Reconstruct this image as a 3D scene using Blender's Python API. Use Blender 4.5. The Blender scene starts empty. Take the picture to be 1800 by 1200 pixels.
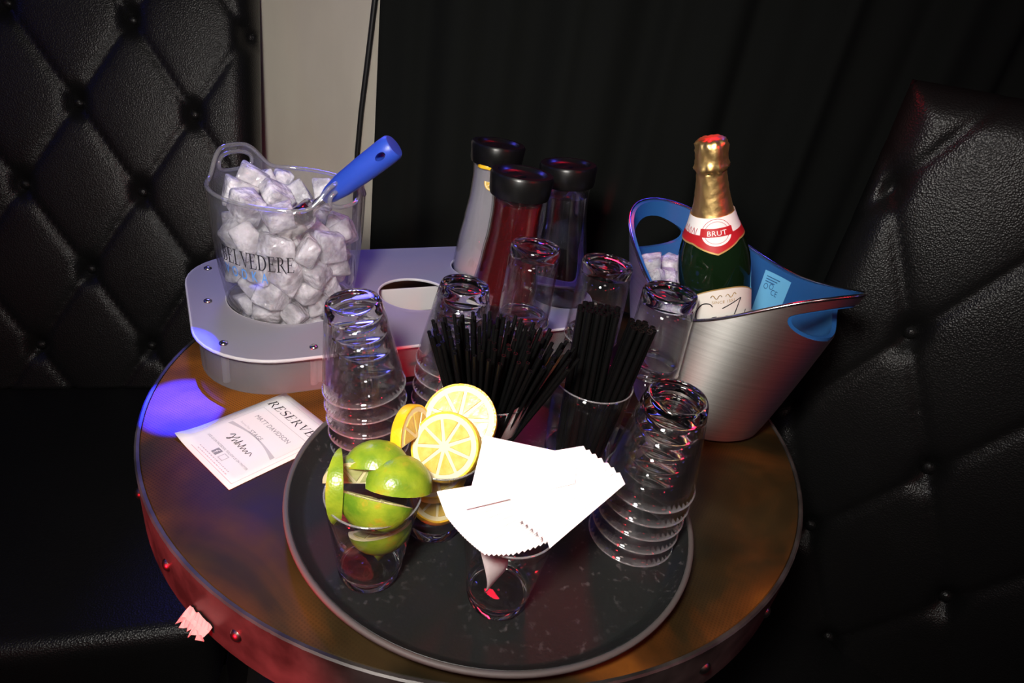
import bpy, bmesh, math, random
import numpy as np
from mathutils import Vector, Matrix, Quaternion

scene = bpy.context.scene
COL = scene.collection
PI = math.pi
TZ = 0.78                                   # height of the table top above the floor

# ------------------------------------------------------------------ camera
PITCH, ROLL = math.radians(28.411), math.radians(9.709)
CAM = Vector((0.02047, -0.67502, 0.44899 + TZ))
fwd = Vector((0, math.cos(PITCH), -math.sin(PITCH)))
rt0 = Vector((1, 0, 0)); up0 = Vector((0, math.sin(PITCH), math.cos(PITCH)))
RGT = math.cos(ROLL) * rt0 + math.sin(ROLL) * up0
UPV = -math.sin(ROLL) * rt0 + math.cos(ROLL) * up0
cam = bpy.data.cameras.new('camera'); cam.sensor_width = 36; cam.lens = 1075.72 / 1800 * 36
cam.clip_start = 0.01
cam_ob = bpy.data.objects.new('camera', cam); COL.objects.link(cam_ob)
cam_ob.matrix_world = Matrix(((RGT.x, UPV.x, -fwd.x, CAM.x), (RGT.y, UPV.y, -fwd.y, CAM.y),
                              (RGT.z, UPV.z, -fwd.z, CAM.z), (0, 0, 0, 1)))
scene.camera = cam_ob

# ------------------------------------------------------------------ world, lights, exposure
world = bpy.data.worlds.new('world'); scene.world = world; world.use_nodes = True
world.node_tree.nodes['Background'].inputs[0].default_value = (0.7, 0.75, 1.0, 1)
world.node_tree.nodes['Background'].inputs[1].default_value = 0.010
vs = scene.view_settings
vs.view_transform = 'Standard'; vs.look = 'None'; vs.gamma = 1.0; vs.exposure = 0.0; vs.use_curve_mapping = False


def light(name, kind, loc, power, col, aim=None, **kw):
    d = bpy.data.lights.new(name, kind); d.energy = power; d.color = col
    for k, v in kw.items(): setattr(d, k, v)
    o = bpy.data.objects.new(name, d); COL.objects.link(o); o.location = Vector(loc)
    if aim is not None:
        o.rotation_euler = (Vector(aim) - Vector(loc)).to_track_quat('-Z', 'Y').to_euler()
    return o


# the camera's own flash, to the upper left of the lens
FL = CAM - 0.10 * RGT + 0.16 * UPV - 0.13 * fwd
light('camera_flash', 'AREA', FL, 5.2, (1.0, 0.96, 0.90), aim=FL + fwd * 1.0 + RGT * 0.05 + UPV * 0.03, shape='DISK', size=0.13, spread=math.radians(115))
# club lamps
light('blue_lamp', 'SPOT', (-0.62, 0.62, TZ + 0.80), 18.0, (0.10, 0.09, 1.0), aim=(-0.15, 0.10, TZ), spot_size=0.75, spot_blend=0.6, shadow_soft_size=0.09)
light('blue_beam_lamp', 'SPOT', (-0.74, 0.60, TZ + 1.20), 2600.0, (0.012, 0.018, 1.0), aim=(-0.338, -0.128, TZ), spot_size=0.060, spot_blend=0.12, shadow_soft_size=0.006)
light('blue_lamp', 'SPOT', (0.50, 0.62, TZ + 0.95), 12.0, (0.08, 0.08, 1.0), aim=(0.05, 0.10, TZ + 0.1), spot_size=0.5, spot_blend=0.5, shadow_soft_size=0.06)
light('red_lamp', 'SPOT', (0.15, 0.64, TZ + 0.95), 8.0, (1.0, 0.01, 0.04), aim=(0.0, -0.05, TZ + 0.12), spot_size=0.7, spot_blend=0.5, shadow_soft_size=0.08)
light('red_lamp', 'SPOT', (-0.75, -1.55, TZ + 0.03), 200.0, (1.0, 0.005, 0.02), aim=(-0.20, -0.34, TZ - 0.055), spot_size=0.24, spot_blend=0.5, shadow_soft_size=0.02)
light('red_lamp', 'SPOT', (-0.75, -1.45, TZ + 0.40), 14.0, (1.0, 0.01, 0.02), aim=(-0.02, -0.29, TZ + 0.05), spot_size=0.22, spot_blend=0.6, shadow_soft_size=0.04)
light('red_lamp', 'SPOT', (-0.85, 0.45, TZ + 1.05), 22.0, (1.0, 0.01, 0.03), aim=(0.53, 0.20, TZ + 0.40), spot_size=0.16, spot_blend=0.9, shadow_soft_size=0.03)
light('red_lamp', 'SPOT', (1.1, -0.95, TZ + 1.0), 12.0, (1.0, 0.01, 0.03), aim=(0.1, -0.1, TZ + 0.1), spot_size=0.6, spot_blend=0.6, shadow_soft_size=0.04)
# added lamps out of view, put in for coloured sparkles on the glass
for (lx_, ly_, lz_, pw_, cl_) in ((-1.6, -1.2, 1.5, 1.6, (0.15, 0.15, 1)), (-0.5, -2.0, 1.7, 2.2, (1, 0.9, 0.8)), (1.3, -1.8, 1.6, 1.4, (1, 0.05, 0.08)), (-1.9, -0.2, 1.3, 1.4, (0.12, 0.12, 1)),
                                 (0.5, -2.2, 1.2, 1.0, (1, 0.03, 0.06)), (1.9, -0.6, 1.5, 1.2, (0.25, 0.2, 1)), (-1.1, -1.9, 0.9, 1.0, (1, 0.03, 0.05)), (0.2, -1.2, 1.85, 2.0, (1, 0.92, 0.85))):
    light('sparkle_lamp', 'POINT', (lx_, ly_, TZ + lz_ - 0.3), pw_ * 2.2, cl_, shadow_soft_size=0.14)

cy = scene.cycles
cy.max_bounces = 20; cy.transmission_bounces = 20; cy.glossy_bounces = 8; cy.diffuse_bounces = 3
cy.transparent_max_bounces = 48; cy.sample_clamp_indirect = 6.0
cy.use_denoising = True
try: cy.denoiser = 'OPENIMAGEDENOISE'
except Exception: pass


# ------------------------------------------------------------------ materials
def mat(name):
    m = bpy.data.materials.new(name); m.use_nodes = True
    return m, m.node_tree.nodes, m.node_tree.links, m.node_tree.nodes['Principled BSDF']


def simple(name, col, rough=0.5, metal=0.0, spec=0.5, **kw):
    m, N, L, b = mat(name)
    b.inputs['Base Color'].default_value = (*col, 1)
    b.inputs['Roughness'].default_value = rough; b.inputs['Metallic'].default_value = metal
    b.inputs['Specular IOR Level'].default_value = spec
    for k, v in kw.items(): b.inputs[k].default_value = v
    return m


def tex(N, L, kind, scale, coord='Object', detail=4, vscale=None, **kw):
    t = N.new('ShaderNodeTex' + kind); t.inputs['Scale'].default_value = scale
    if kind == 'Noise': t.inputs['Detail'].default_value = detail
    for k, v in kw.items(): t.inputs[k].default_value = v
    c = N.new('ShaderNodeTexCoord')
    if vscale:
        mp = N.new('ShaderNodeMapping'); mp.inputs['Scale'].default_value = vscale
        L.new(c.outputs[coord], mp.inputs[0]); L.new(mp.outputs[0], t.inputs['Vector'])
    else:
        L.new(c.outputs[coord], t.inputs['Vector'])
    return t


def ramp(N, L, src, stops):
    r = N.new('ShaderNodeValToRGB'); e = r.color_ramp.elements
    while len(e) < len(stops): e.new(0.5)
    for k, (p, c) in enumerate(stops):
        e[k].position = p; e[k].color = (*c, 1) if len(c) == 3 else c
    L.new(src, r.inputs[0]); return r


def bump(N, L, b, src, strength, dist=0.001):
    n = N.new('ShaderNodeBump'); n.inputs['Strength'].default_value = strength; n.inputs['Distance'].default_value = dist
    L.new(src, n.inputs['Height']); L.new(n.outputs[0], b.inputs['Normal']); return n


def mixrgb(N, L, fac, a, b, mode='MIX'):
    x = N.new('ShaderNodeMix'); x.data_type = 'RGBA'; x.blend_type = mode
    for i, v in ((0, fac), (6, a), (7, b)):
        if hasattr(v, 'is_linked'): L.new(v, x.inputs[i])
        else: x.inputs[i].default_value = v if i == 0 else (*v, 1)
    return x.outputs[2]


def clear(name, tint=(0.985, 0.99, 0.99), haze=0.002, f0=0.07, rough=0.0):
    """thin clear wall: see-through, mirror-like towards grazing angles"""
    m, N, L, b = mat(name); N.remove(b)
    out = N['Material Output']
    tr = N.new('ShaderNodeBsdfTransparent'); tr.inputs[0].default_value = (*tint, 1)
    gl = N.new('ShaderNodeBsdfGlossy'); gl.inputs['Roughness'].default_value = rough
    lw = N.new('ShaderNodeLayerWeight'); lw.inputs[0].default_value = 0.5
    pw = N.new('ShaderNodeMath'); pw.operation = 'POWER'; pw.inputs[1].default_value = 4.0
    L.new(lw.outputs['Facing'], pw.inputs[0])
    ma = N.new('ShaderNodeMath'); ma.operation = 'MULTIPLY_ADD'; ma.inputs[1].default_value = 0.8; ma.inputs[2].default_value = f0
    L.new(pw.outputs[0], ma.inputs[0])
    mx = N.new('ShaderNodeMixShader'); L.new(ma.outputs[0], mx.inputs[0])
    first = tr.outputs[0]
    if haze:
        df = N.new('ShaderNodeBsdfDiffuse'); df.inputs[0].default_value = (0.9, 0.9, 0.92, 1)
        m2 = N.new('ShaderNodeMixShader'); m2.inputs[0].default_value = haze
        L.new(first, m2.inputs[1]); L.new(df.outputs[0], m2.inputs[2]); first = m2.outputs[0]
    L.new(first, mx.inputs[1]); L.new(gl.outputs[0], mx.inputs[2])
    L.new(mx.outputs[0], out.inputs[0])
    return m


def glassy(name, col=(1, 1, 1), rough=0.0, ior=1.5):
    m, N, L, b = mat(name); N.remove(b)
    g = N.new('ShaderNodeBsdfGlass'); g.inputs['Color'].default_value = (*col, 1)
    g.inputs['Roughness'].default_value = rough; g.inputs['IOR'].default_value = ior
    L.new(g.outputs[0], N['Material Output'].inputs[0]); return m


def frosted(name, col, tr=0.25, trl=0.3, rough=0.35):
    m, N, L, b = mat(name)
    b.inputs['Base Color'].default_value = (*col, 1); b.inputs['Roughness'].default_value = rough
    t = N.new('ShaderNodeBsdfTransparent'); t.inputs[0].default_value = (0.9, 0.9, 0.92, 1)
    l = N.new('ShaderNodeBsdfTranslucent'); l.inputs[0].default_value = (*col, 1)
    m1 = N.new('ShaderNodeMixShader'); m1.inputs[0].default_value = trl
    L.new(b.outputs[0], m1.inputs[1]); L.new(l.outputs[0], m1.inputs[2])
    m2 = N.new('ShaderNodeMixShader'); m2.inputs[0].default_value = tr
    L.new(m1.outputs[0], m2.inputs[1]); L.new(t.outputs[0], m2.inputs[2])
    L.new(m2.outputs[0], N['Material Output'].inputs[0]); return m


M = {}
M['clear'] = clear('clear_glass_wall')
M['solid'] = glassy('solid_glass', (0.985, 0.99, 0.99), 0, 1.58)
M['acrylic'] = clear('clear_acrylic', (0.955, 0.955, 0.965), haze=0.035, f0=0.05, rough=0.02)
M['acrylic_edge'] = clear('polished_acrylic_edge', (0.75, 0.75, 0.78), haze=0.12, f0=0.14, rough=0.08)
M['frost'] = frosted('frosted_acrylic', (0.42, 0.40, 0.45))
M['frost_edge'] = frosted('frosted_acrylic_edge', (0.85, 0.82, 0.82), tr=0.05, trl=0.4)
M['frost_wall'] = frosted('frosted_acrylic_wall', (0.36, 0.34, 0.35), tr=0.6, trl=0.3)
M['rim_glass'] = clear('glass_rim', (0.8, 0.8, 0.8), haze=0.18, f0=0.25, rough=0.05)  # pale haze mixed into the rims stands in for flash highlights
M['chrome'] = simple('chrome', (0.75, 0.73, 0.72), 0.18, 1.0)
M['steel_in'] = simple('scoop_steel', (0.7, 0.68, 0.64), 0.2, 1.0)
M['black_plastic'] = simple('black_plastic', (0.004, 0.004, 0.004), 0.3, spec=0.3)
M['straw'] = simple('straw_plastic', (0.003, 0.003, 0.003), 0.35, spec=0.18)
M['blue_plastic'] = simple('blue_rubber', (0.02, 0.06, 0.42), 0.4)
M['blue_liner'] = simple('blue_liner', (0.018, 0.10, 0.30), 0.3)
M['white_paper'] = simple('white_paper', (0.86, 0.83, 0.80), 0.8, spec=0.2)
M['napkin'] = simple('napkin_tissue', (0.92, 0.88, 0.86), 0.9, spec=0.1)
M['ink'] = simple('black_ink', (0.012, 0.012, 0.014), 0.7)
M['grey_ink'] = simple('grey_ink', (0.28, 0.27, 0.28), 0.8)
M['pale_ink'] = simple('pale_grey_ink', (0.55, 0.53, 0.53), 0.8)
M['black_print'] = simple('black_print', (0.008, 0.008, 0.01), 0.5)
M['blue_print'] = simple('blue_print', (0.08, 0.30, 0.72), 0.5)
M['cable'] = simple('cable_rubber', (0.008, 0.008, 0.008), 0.5)
M['wine_glass'] = simple('dark_green_glass', (0.004, 0.012, 0.004), 0.05, spec=0.7)
M['label_paper'] = simple('cream_label', (0.82, 0.78, 0.70), 0.55)
M['collar_white'] = simple('white_collar_label', (0.85, 0.80, 0.78), 0.5)
M['red_print'] = simple('red_band', (0.45, 0.01, 0.015), 0.45)
M['gold_print'] = simple('gold_print', (0.55, 0.36, 0.12), 0.4, 0.4)
M['sticker'] = simple('sticker_paper', (0.16, 0.50, 0.80), 0.5)
M['sticker_ink'] = simple('sticker_ink', (0.02, 0.10, 0.28), 0.6)
M['water'] = glassy('water', (0.95, 0.97, 0.98), 0, 1.33)
M['red_juice'] = simple('red_juice', (0.40, 0.004, 0.008), 0.03, **{'Transmission Weight': 0.90, 'IOR': 1.34})
M['lemonade'] = frosted('cloudy_lemonade', (0.50, 0.48, 0.50), tr=0.1, trl=0.4, rough=0.15)
M['tape'] = simple('torn_paper', (0.75, 0.55, 0.52), 0.9)
M['pedestal'] = simple('dark_iron', (0.02, 0.02, 0.02), 0.5, 0.8)
M['rivet'] = simple('rivet_metal', (0.30, 0.28, 0.25), 0.3, 1.0)


def leather():
    m, N, L, b = mat('black_leather')
    b.inputs['Base Color'].default_value = (0.007, 0.007, 0.007, 1); b.inputs['Roughness'].default_value = 0.42
    b.inputs['Specular IOR Level'].default_value = 0.22
    v = tex(N, L, 'Voronoi', 420); n = tex(N, L, 'Noise', 9, detail=5)
    r = ramp(N, L, n.outputs[0], [(0.3, (0.30,) * 3), (0.7, (0.39,) * 3)]); L.new(r.outputs[0], b.inputs['Roughness'])
    bump(N, L, b, v.outputs['Distance'], 0.55, 0.0008)
    return m


def fabric():
    m, N, L, b = mat('black_curtain_cloth')
    b.inputs['Base Color'].default_value = (0.009, 0.010, 0.009, 1); b.inputs['Roughness'].default_value = 0.95
    b.inputs['Specular IOR Level'].default_value = 0.1
    return m


def plaster():
    m, N, L, b = mat('painted_plaster')
    n = tex(N, L, 'Noise', 6, detail=8, vscale=(1, 1, 0.35))
    r = ramp(N, L, n.outputs[0], [(0.3, (0.52, 0.48, 0.40)), (0.7, (0.66, 0.61, 0.51))]); L.new(r.outputs[0], b.inputs['Base Color'])
    b.inputs['Roughness'].default_value = 0.8
    bump(N, L, b, n.outputs[0], 0.4, 0.004); return m


def patina():
    m, N, L, b = mat('rusty_varnished_top')
    n1 = tex(N, L, 'Noise', 2.6, detail=7, Distortion=1.2); n2 = tex(N, L, 'Noise', 11, detail=8)
    base = ramp(N, L, n1.outputs[0], [(0.42, (0.020, 0.016, 0.007)), (0.49, (0.040, 0.024, 0.008)), (0.55, (0.12, 0.042, 0.009)), (0.64, (0.30, 0.100, 0.013))])
    fine = ramp(N, L, n2.outputs[0], [(0.3, (0.45,) * 3), (0.65, (1.0,) * 3)])
    c = mixrgb(N, L, 1.0, base.outputs[0], fine.outputs[0], 'MULTIPLY')
    # printed dot screen that shows where the varnish is thin
    tcn = N.new('ShaderNodeTexCoord'); mp = N.new('ShaderNodeMapping'); mp.inputs['Rotation'].default_value = (0, 0, 0.45)
    mp.inputs['Scale'].default_value = (330, 330, 330); L.new(tcn.outputs['Object'], mp.inputs[0])
    fr = N.new('ShaderNodeVectorMath'); fr.operation = 'FRACTION'; L.new(mp.outputs[0], fr.inputs[0])
    sb = N.new('ShaderNodeVectorMath'); sb.operation = 'SUBTRACT'; sb.inputs[1].default_value = (0.5, 0.5, 0.5); L.new(fr.outputs[0], sb.inputs[0])
    sx = N.new('ShaderNodeSeparateXYZ'); L.new(sb.outputs[0], sx.inputs[0])
    cx = N.new('ShaderNodeCombineXYZ'); L.new(sx.outputs[0], cx.inputs[0]); L.new(sx.outputs[1], cx.inputs[1])
    ln = N.new('ShaderNodeVectorMath'); ln.operation = 'LENGTH'; L.new(cx.outputs[0], ln.inputs[0])
    dots = ramp(N, L, ln.outputs['Value'], [(0.25, (0.45,) * 3), (0.36, (1.0,) * 3)])
    n3 = tex(N, L, 'Noise', 2.1, detail=2); msk = ramp(N, L, n3.outputs[0], [(0.45, (0,) * 3), (0.55, (0.9,) * 3)])
    c2 = mixrgb(N, L, msk.outputs[0], c, mixrgb(N, L, 1.0, c, dots.outputs[0], 'MULTIPLY'))
    L.new(c2, b.inputs['Base Color'])
    rr = ramp(N, L, n2.outputs[0], [(0.3, (0.32,) * 3), (0.7, (0.5,) * 3)]); L.new(rr.outputs[0], b.inputs['Roughness'])
    b.inputs['Specular IOR Level'].default_value = 0.16
    return m


def band_metal():
    m, N, L, b = mat('worn_iron_band')
    n = tex(N, L, 'Noise', 25, detail=7)
    r = ramp(N, L, n.outputs[0], [(0.35, (0.025, 0.022, 0.020)), (0.7, (0.085, 0.075, 0.07))]); L.new(r.outputs[0], b.inputs['Base Color'])
    b.inputs['Metallic'].default_value = 0.3; b.inputs['Roughness'].default_value = 0.45; return m


def tray_mat():
    m, N, L, b = mat('black_rubber_tray')
    n = tex(N, L, 'Noise', 150, detail=7); n2 = tex(N, L, 'Noise', 7, detail=4)
    s = ramp(N, L, n.outputs[0], [(0.60, (0.013, 0.015, 0.014)), (0.72, (0.075, 0.070, 0.070))])
    k = ramp(N, L, n2.outputs[0], [(0.40, (0,) * 3), (0.60, (1,) * 3)])
    c = mixrgb(N, L, k.outputs[0], (0.013, 0.015, 0.014), s.outputs[0]); L.new(c, b.inputs['Base Color'])
    b.inputs['Roughness'].default_value = 0.45; b.inputs['Specular IOR Level'].default_value = 0.4
    f = tex(N, L, 'Noise', 400, detail=2); bump(N, L, b, f.outputs[0], 0.25, 0.0005); return m


def brushed():
    m, N, L, b = mat('brushed_steel')
    n = tex(N, L, 'Noise', 40, detail=3, vscale=(0.15, 0.15, 14))
    c = ramp(N, L, n.outputs[0], [(0.3, (0.62, 0.61, 0.57)), (0.7, (0.74, 0.73, 0.69))]); L.new(c.outputs[0], b.inputs['Base Color'])
    b.inputs['Metallic'].default_value = 1.0; b.inputs['Roughness'].default_value = 0.42
    b.inputs['Anisotropic'].default_value = 0.75; b.inputs['Anisotropic Rotation'].default_value = 0.25
    tg = N.new('ShaderNodeTangent'); tg.direction_type = 'RADIAL'; tg.axis = 'Z'; L.new(tg.outputs[0], b.inputs['Tangent'])
    bump(N, L, b, n.outputs[0], 0.06, 0.0004); return m


def foil():
    m, N, L, b = mat('gold_foil')
    n = tex(N, L, 'Noise', 55, detail=3)
    b.inputs['Base Color'].default_value = (0.95, 0.66, 0.26, 1); b.inputs['Metallic'].default_value = 1.0
    b.inputs['Roughness'].default_value = 0.38; bump(N, L, b, n.outputs[0], 0.5, 0.0025); return m


def peel(name, a, c, spots=None):
    m, N, L, b = mat(name)
    n = tex(N, L, 'Noise', 45, detail=3)
    r = ramp(N, L, n.outputs[0], [(0.35, a), (0.6, c)] + ([(0.72, spots)] if spots else [])); L.new(r.outputs[0], b.inputs['Base Color'])
    b.inputs['Roughness'].default_value = 0.28
    v = tex(N, L, 'Voronoi', 520); bump(N, L, b, v.outputs['Distance'], 0.25, 0.0006); return m


def pulp(name, a, c):
    m, N, L, b = mat(name)
    n = tex(N, L, 'Noise', 150, detail=4, vscale=(1, 1, 0.3))
    r = ramp(N, L, n.outputs[0], [(0.3, a), (0.7, c)]); L.new(r.outputs[0], b.inputs['Base Color'])
    b.inputs['Roughness'].default_value = 0.25; b.inputs['Subsurface Weight'].default_value = 0.15
    b.inputs['Subsurface Radius'].default_value = (0.01, 0.01, 0.004); b.inputs['Subsurface Scale'].default_value = 0.3
    bump(N, L, b, n.outputs[0], 0.4, 0.001); return m


def ice():
    m, N, L, b = mat('ice')
    n = tex(N, L, 'Noise', 1.2, detail=2)
    b.inputs['Base Color'].default_value = (0.90, 0.88, 0.92, 1); b.inputs['Roughness'].default_value = 0.10
    b.inputs['IOR'].default_value = 1.31
    b.inputs['Subsurface Weight'].default_value = 0.7; b.inputs['Subsurface Radius'].default_value = (0.03, 0.03, 0.03); b.inputs['Subsurface Scale'].default_value = 0.5
    r = ramp(N, L, n.outputs[0], [(0.38, (0.15,) * 3), (0.62, (0.6,) * 3)]); L.new(r.outputs[0], b.inputs['Transmission Weight'])
    n2 = tex(N, L, 'Noise', 3.0, detail=2)
    bump(N, L, b, n2.outputs[0], 0.35, 0.05); return m


M['leather'] = leather(); M['curtain'] = fabric(); M['plaster'] = plaster(); M['patina'] = patina(); M['band'] = band_metal()
M['tray'] = tray_mat(); M['brushed'] = brushed(); M['foil'] = foil(); M['ice'] = ice()
M['tray_rim'] = simple('tray_rim_rubber', (0.085, 0.075, 0.07), 0.6)
M['lime_peel'] = peel('lime_peel', (0.10, 0.22, 0.012), (0.27, 0.36, 0.02), (0.50, 0.24, 0.02))
M['lime_pith'] = simple('lime_pith', (0.80, 0.72, 0.42), 0.5)
M['lime_pulp'] = pulp('lime_pulp', (0.42, 0.46, 0.16), (0.58, 0.56, 0.26))
M['lemon_peel'] = peel('lemon_peel', (0.80, 0.42, 0.01), (0.88, 0.55, 0.02))
M['lemon_pith'] = simple('lemon_pith', (0.78, 0.68, 0.38), 0.5)
M['lemon_pulp'] = pulp('lemon_pulp', (0.60, 0.40, 0.06), (0.72, 0.52, 0.14))
M['floor'] = simple('dark_floor', (0.012, 0.011, 0.010), 0.5)


# ------------------------------------------------------------------ builders
def V(x, y, z=0.0): return Vector((x, y, z + TZ))


def link(name, me, m=None, parent=None, smooth=True):
    o = bpy.data.objects.new(name, me); COL.objects.link(o)
    if m is not None:
        me.materials.clear(); me.materials.append(m)
    if smooth:
        me.polygons.foreach_set('use_smooth', [True] * len(me.polygons))
    if parent is not None: o.parent = parent
    return o


def mesh(name, verts, faces):
    me = bpy.data.meshes.new(name); me.from_pydata([tuple(v) for v in verts], [], faces); me.update(); return me


def sharp(me, deg=35):
    me.set_sharp_from_angle(angle=math.radians(deg)); return me


def tag(o, label, cat, group=None, kind=None):
    if label: o['label'] = label
    if cat: o['category'] = cat
    if group: o['group'] = group
    if kind: o['kind'] = kind
    return o


def thing(name, label, cat, loc, rot=None, group=None):
    o = bpy.data.objects.new(name, None); o.empty_display_size = 0.02; COL.objects.link(o)
    o.location = loc
    if rot is not None:
        o.rotation_mode = 'QUATERNION'; o.rotation_quaternion = rot
    return tag(o, label, cat, group)


def copy_of(root, loc, rot, label, group=None):
    r = root.copy(); COL.objects.link(r); r.location = loc
    if rot is not None:
        r.rotation_mode = 'QUATERNION'; r.rotation_quaternion = rot
    r['label'] = label
    if group: r['group'] = group
    for ch in list(root.children):
        c = ch.copy(); COL.objects.link(c); c.parent = r
        for g in list(ch.children):
            d = g.copy(); COL.objects.link(d); d.parent = c
    return r


def lathe(name, prof, n=48, close=False, a0=0.0, a1=2 * PI):
    """revolve (r,z) points about z"""
    full = abs(a1 - a0 - 2 * PI) < 1e-6
    na = n if full else n + 1
    verts, faces, idx = [], [], []
    for r, z in prof:
        if r < 1e-6 and full:
            verts.append((0, 0, z)); idx.append([len(verts) - 1] * na)
        else:
            row = []
            for k in range(na):
                a = a0 + (a1 - a0) * k / n
                verts.append((r * math.cos(a), r * math.sin(a), z)); row.append(len(verts) - 1)
            idx.append(row)
    m = len(prof)
    for i in range(m if close else m - 1):
        A, B = idx[i], idx[(i + 1) % m]
        for k in range(n):
            k2 = (k + 1) % na
            f = [A[k], A[k2], B[k2], B[k]]
            g = []
            for q in f:
                if q not in g: g.append(q)
            if len(g) > 2: faces.append(g)
    return mesh(name, verts, faces)


def tube(name, pts, r, n=8, closed=False, radii=None, caps=True):
    pts = [Vector(p) for p in pts]; N_ = len(pts); verts = []; faces = []
    ref = None
    for i, p in enumerate(pts):
        a = pts[(i - 1) % N_] if closed or i > 0 else p
        b = pts[(i + 1) % N_] if closed or i < N_ - 1 else p
        t = (b - a).normalized()
        if ref is None:
            ref = t.orthogonal().normalized()
        ref = (ref - t * ref.dot(t)).normalized(); s = t.cross(ref)
        rr = radii[i] if radii else r
        for k in range(n):
            an = 2 * PI * k / n
            verts.append(p + (ref * math.cos(an) + s * math.sin(an)) * rr)
    for i in range(N_ if closed else N_ - 1):
        j = (i + 1) % N_
        for k in range(n):
            k2 = (k + 1) % n
            faces.append((i * n + k, i * n + k2, j * n + k2, j * n + k))
    if not closed and caps:
        faces.append(tuple(range(n - 1, -1, -1))); faces.append(tuple((N_ - 1) * n + k for k in range(n)))
    return mesh(name, verts, faces)


def box(name, x0, x1, y0, y1, z0, z1, bev=0.0, seg=3):
    bm = bmesh.new(); bmesh.ops.create_cube(bm, size=1)
    for v in bm.verts:
        v.co = Vector((x0 + (v.co.x + .5) * (x1 - x0), y0 + (v.co.y + .5) * (y1 - y0), z0 + (v.co.z + .5) * (z1 - z0)))
    if bev: bmesh.ops.bevel(bm, geom=bm.edges[:], offset=bev, segments=seg, affect='EDGES', profile=0.5)
    me = bpy.data.meshes.new(name); bm.to_mesh(me); bm.free(); return sharp(me, 40)


def evaluated(o):
    dg = bpy.context.evaluated_depsgraph_get(); dg.update()
    me = bpy.data.meshes.new_from_object(o.evaluated_get(dg)); return me


def plate(name, loops, half, bevel=0.0):
    """flat sheet outlined by closed 2-D loops (holes are inner loops)"""
    cu = bpy.data.curves.new(name, 'CURVE'); cu.dimensions = '2D'; cu.fill_mode = 'BOTH'; cu.extrude = half
    cu.bevel_depth = bevel; cu.bevel_resolution = 1
    for lp in loops:
        s = cu.splines.new('POLY'); s.points.add(len(lp) - 1); s.use_cyclic_u = True
        for p, q in zip(s.points, lp): p.co = (q[0], q[1], 0, 1)
    o = bpy.data.objects.new(name, cu); COL.objects.link(o)
    me = evaluated(o); bpy.data.objects.remove(o); bpy.data.curves.remove(cu)
    return sharp(me, 40)


def boolean_cut(me, cutters):
    o = bpy.data.objects.new('tmp', me); COL.objects.link(o); cs = []
    for c in cutters:
        co = bpy.data.objects.new('tmpc', c); COL.objects.link(co); cs.append(co)
        b = o.modifiers.new('b', 'BOOLEAN'); b.operation = 'DIFFERENCE'; b.object = co; b.solver = 'EXACT'
    out = evaluated(o)
    bpy.data.objects.remove(o)
    for co in cs: bpy.data.objects.remove(co)
    return out


def text_mesh(name, s, size, align='LEFT', spacing=1.0, shear=0.0):
    cu = bpy.data.curves.new(name, 'FONT'); cu.body = s; cu.size = size; cu.align_x = align
    cu.space_character = spacing; cu.shear = shear; cu.resolution_u = 3
    o = bpy.data.objects.new(name, cu); COL.objects.link(o)
    me = evaluated(o); bpy.data.objects.remove(o); bpy.data.curves.remove(cu)
    return me


def pts_of(me): return np.array([v.co[:] for v in me.vertices])


def remap(me, fn):
    for v in me.vertices: v.co = fn(v.co)
    me.update(); return me


# serif capitals as polygons, cap height 1
def _arc(cx, cy_, rx, ry, a0, a1, n=14):
    return [(cx + rx * math.cos(a0 + (a1 - a0) * k / n), cy_ + ry * math.sin(a0 + (a1 - a0) * k / n)) for k in range(n + 1)]


def _ring(cx, cy_, rx, ry, tx, ty, a0, a1, n=14):
    o = _arc(cx, cy_, rx, ry, a0, a1, n); i = _arc(cx, cy_, rx - tx, ry - ty, a0, a1, n)
    return [[o[k], o[k + 1], i[k + 1], i[k]] for k in range(n)]


def _r(x0, y0, x1, y1): return [(x0, y0), (x1, y0), (x1, y1), (x0, y1)]


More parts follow.
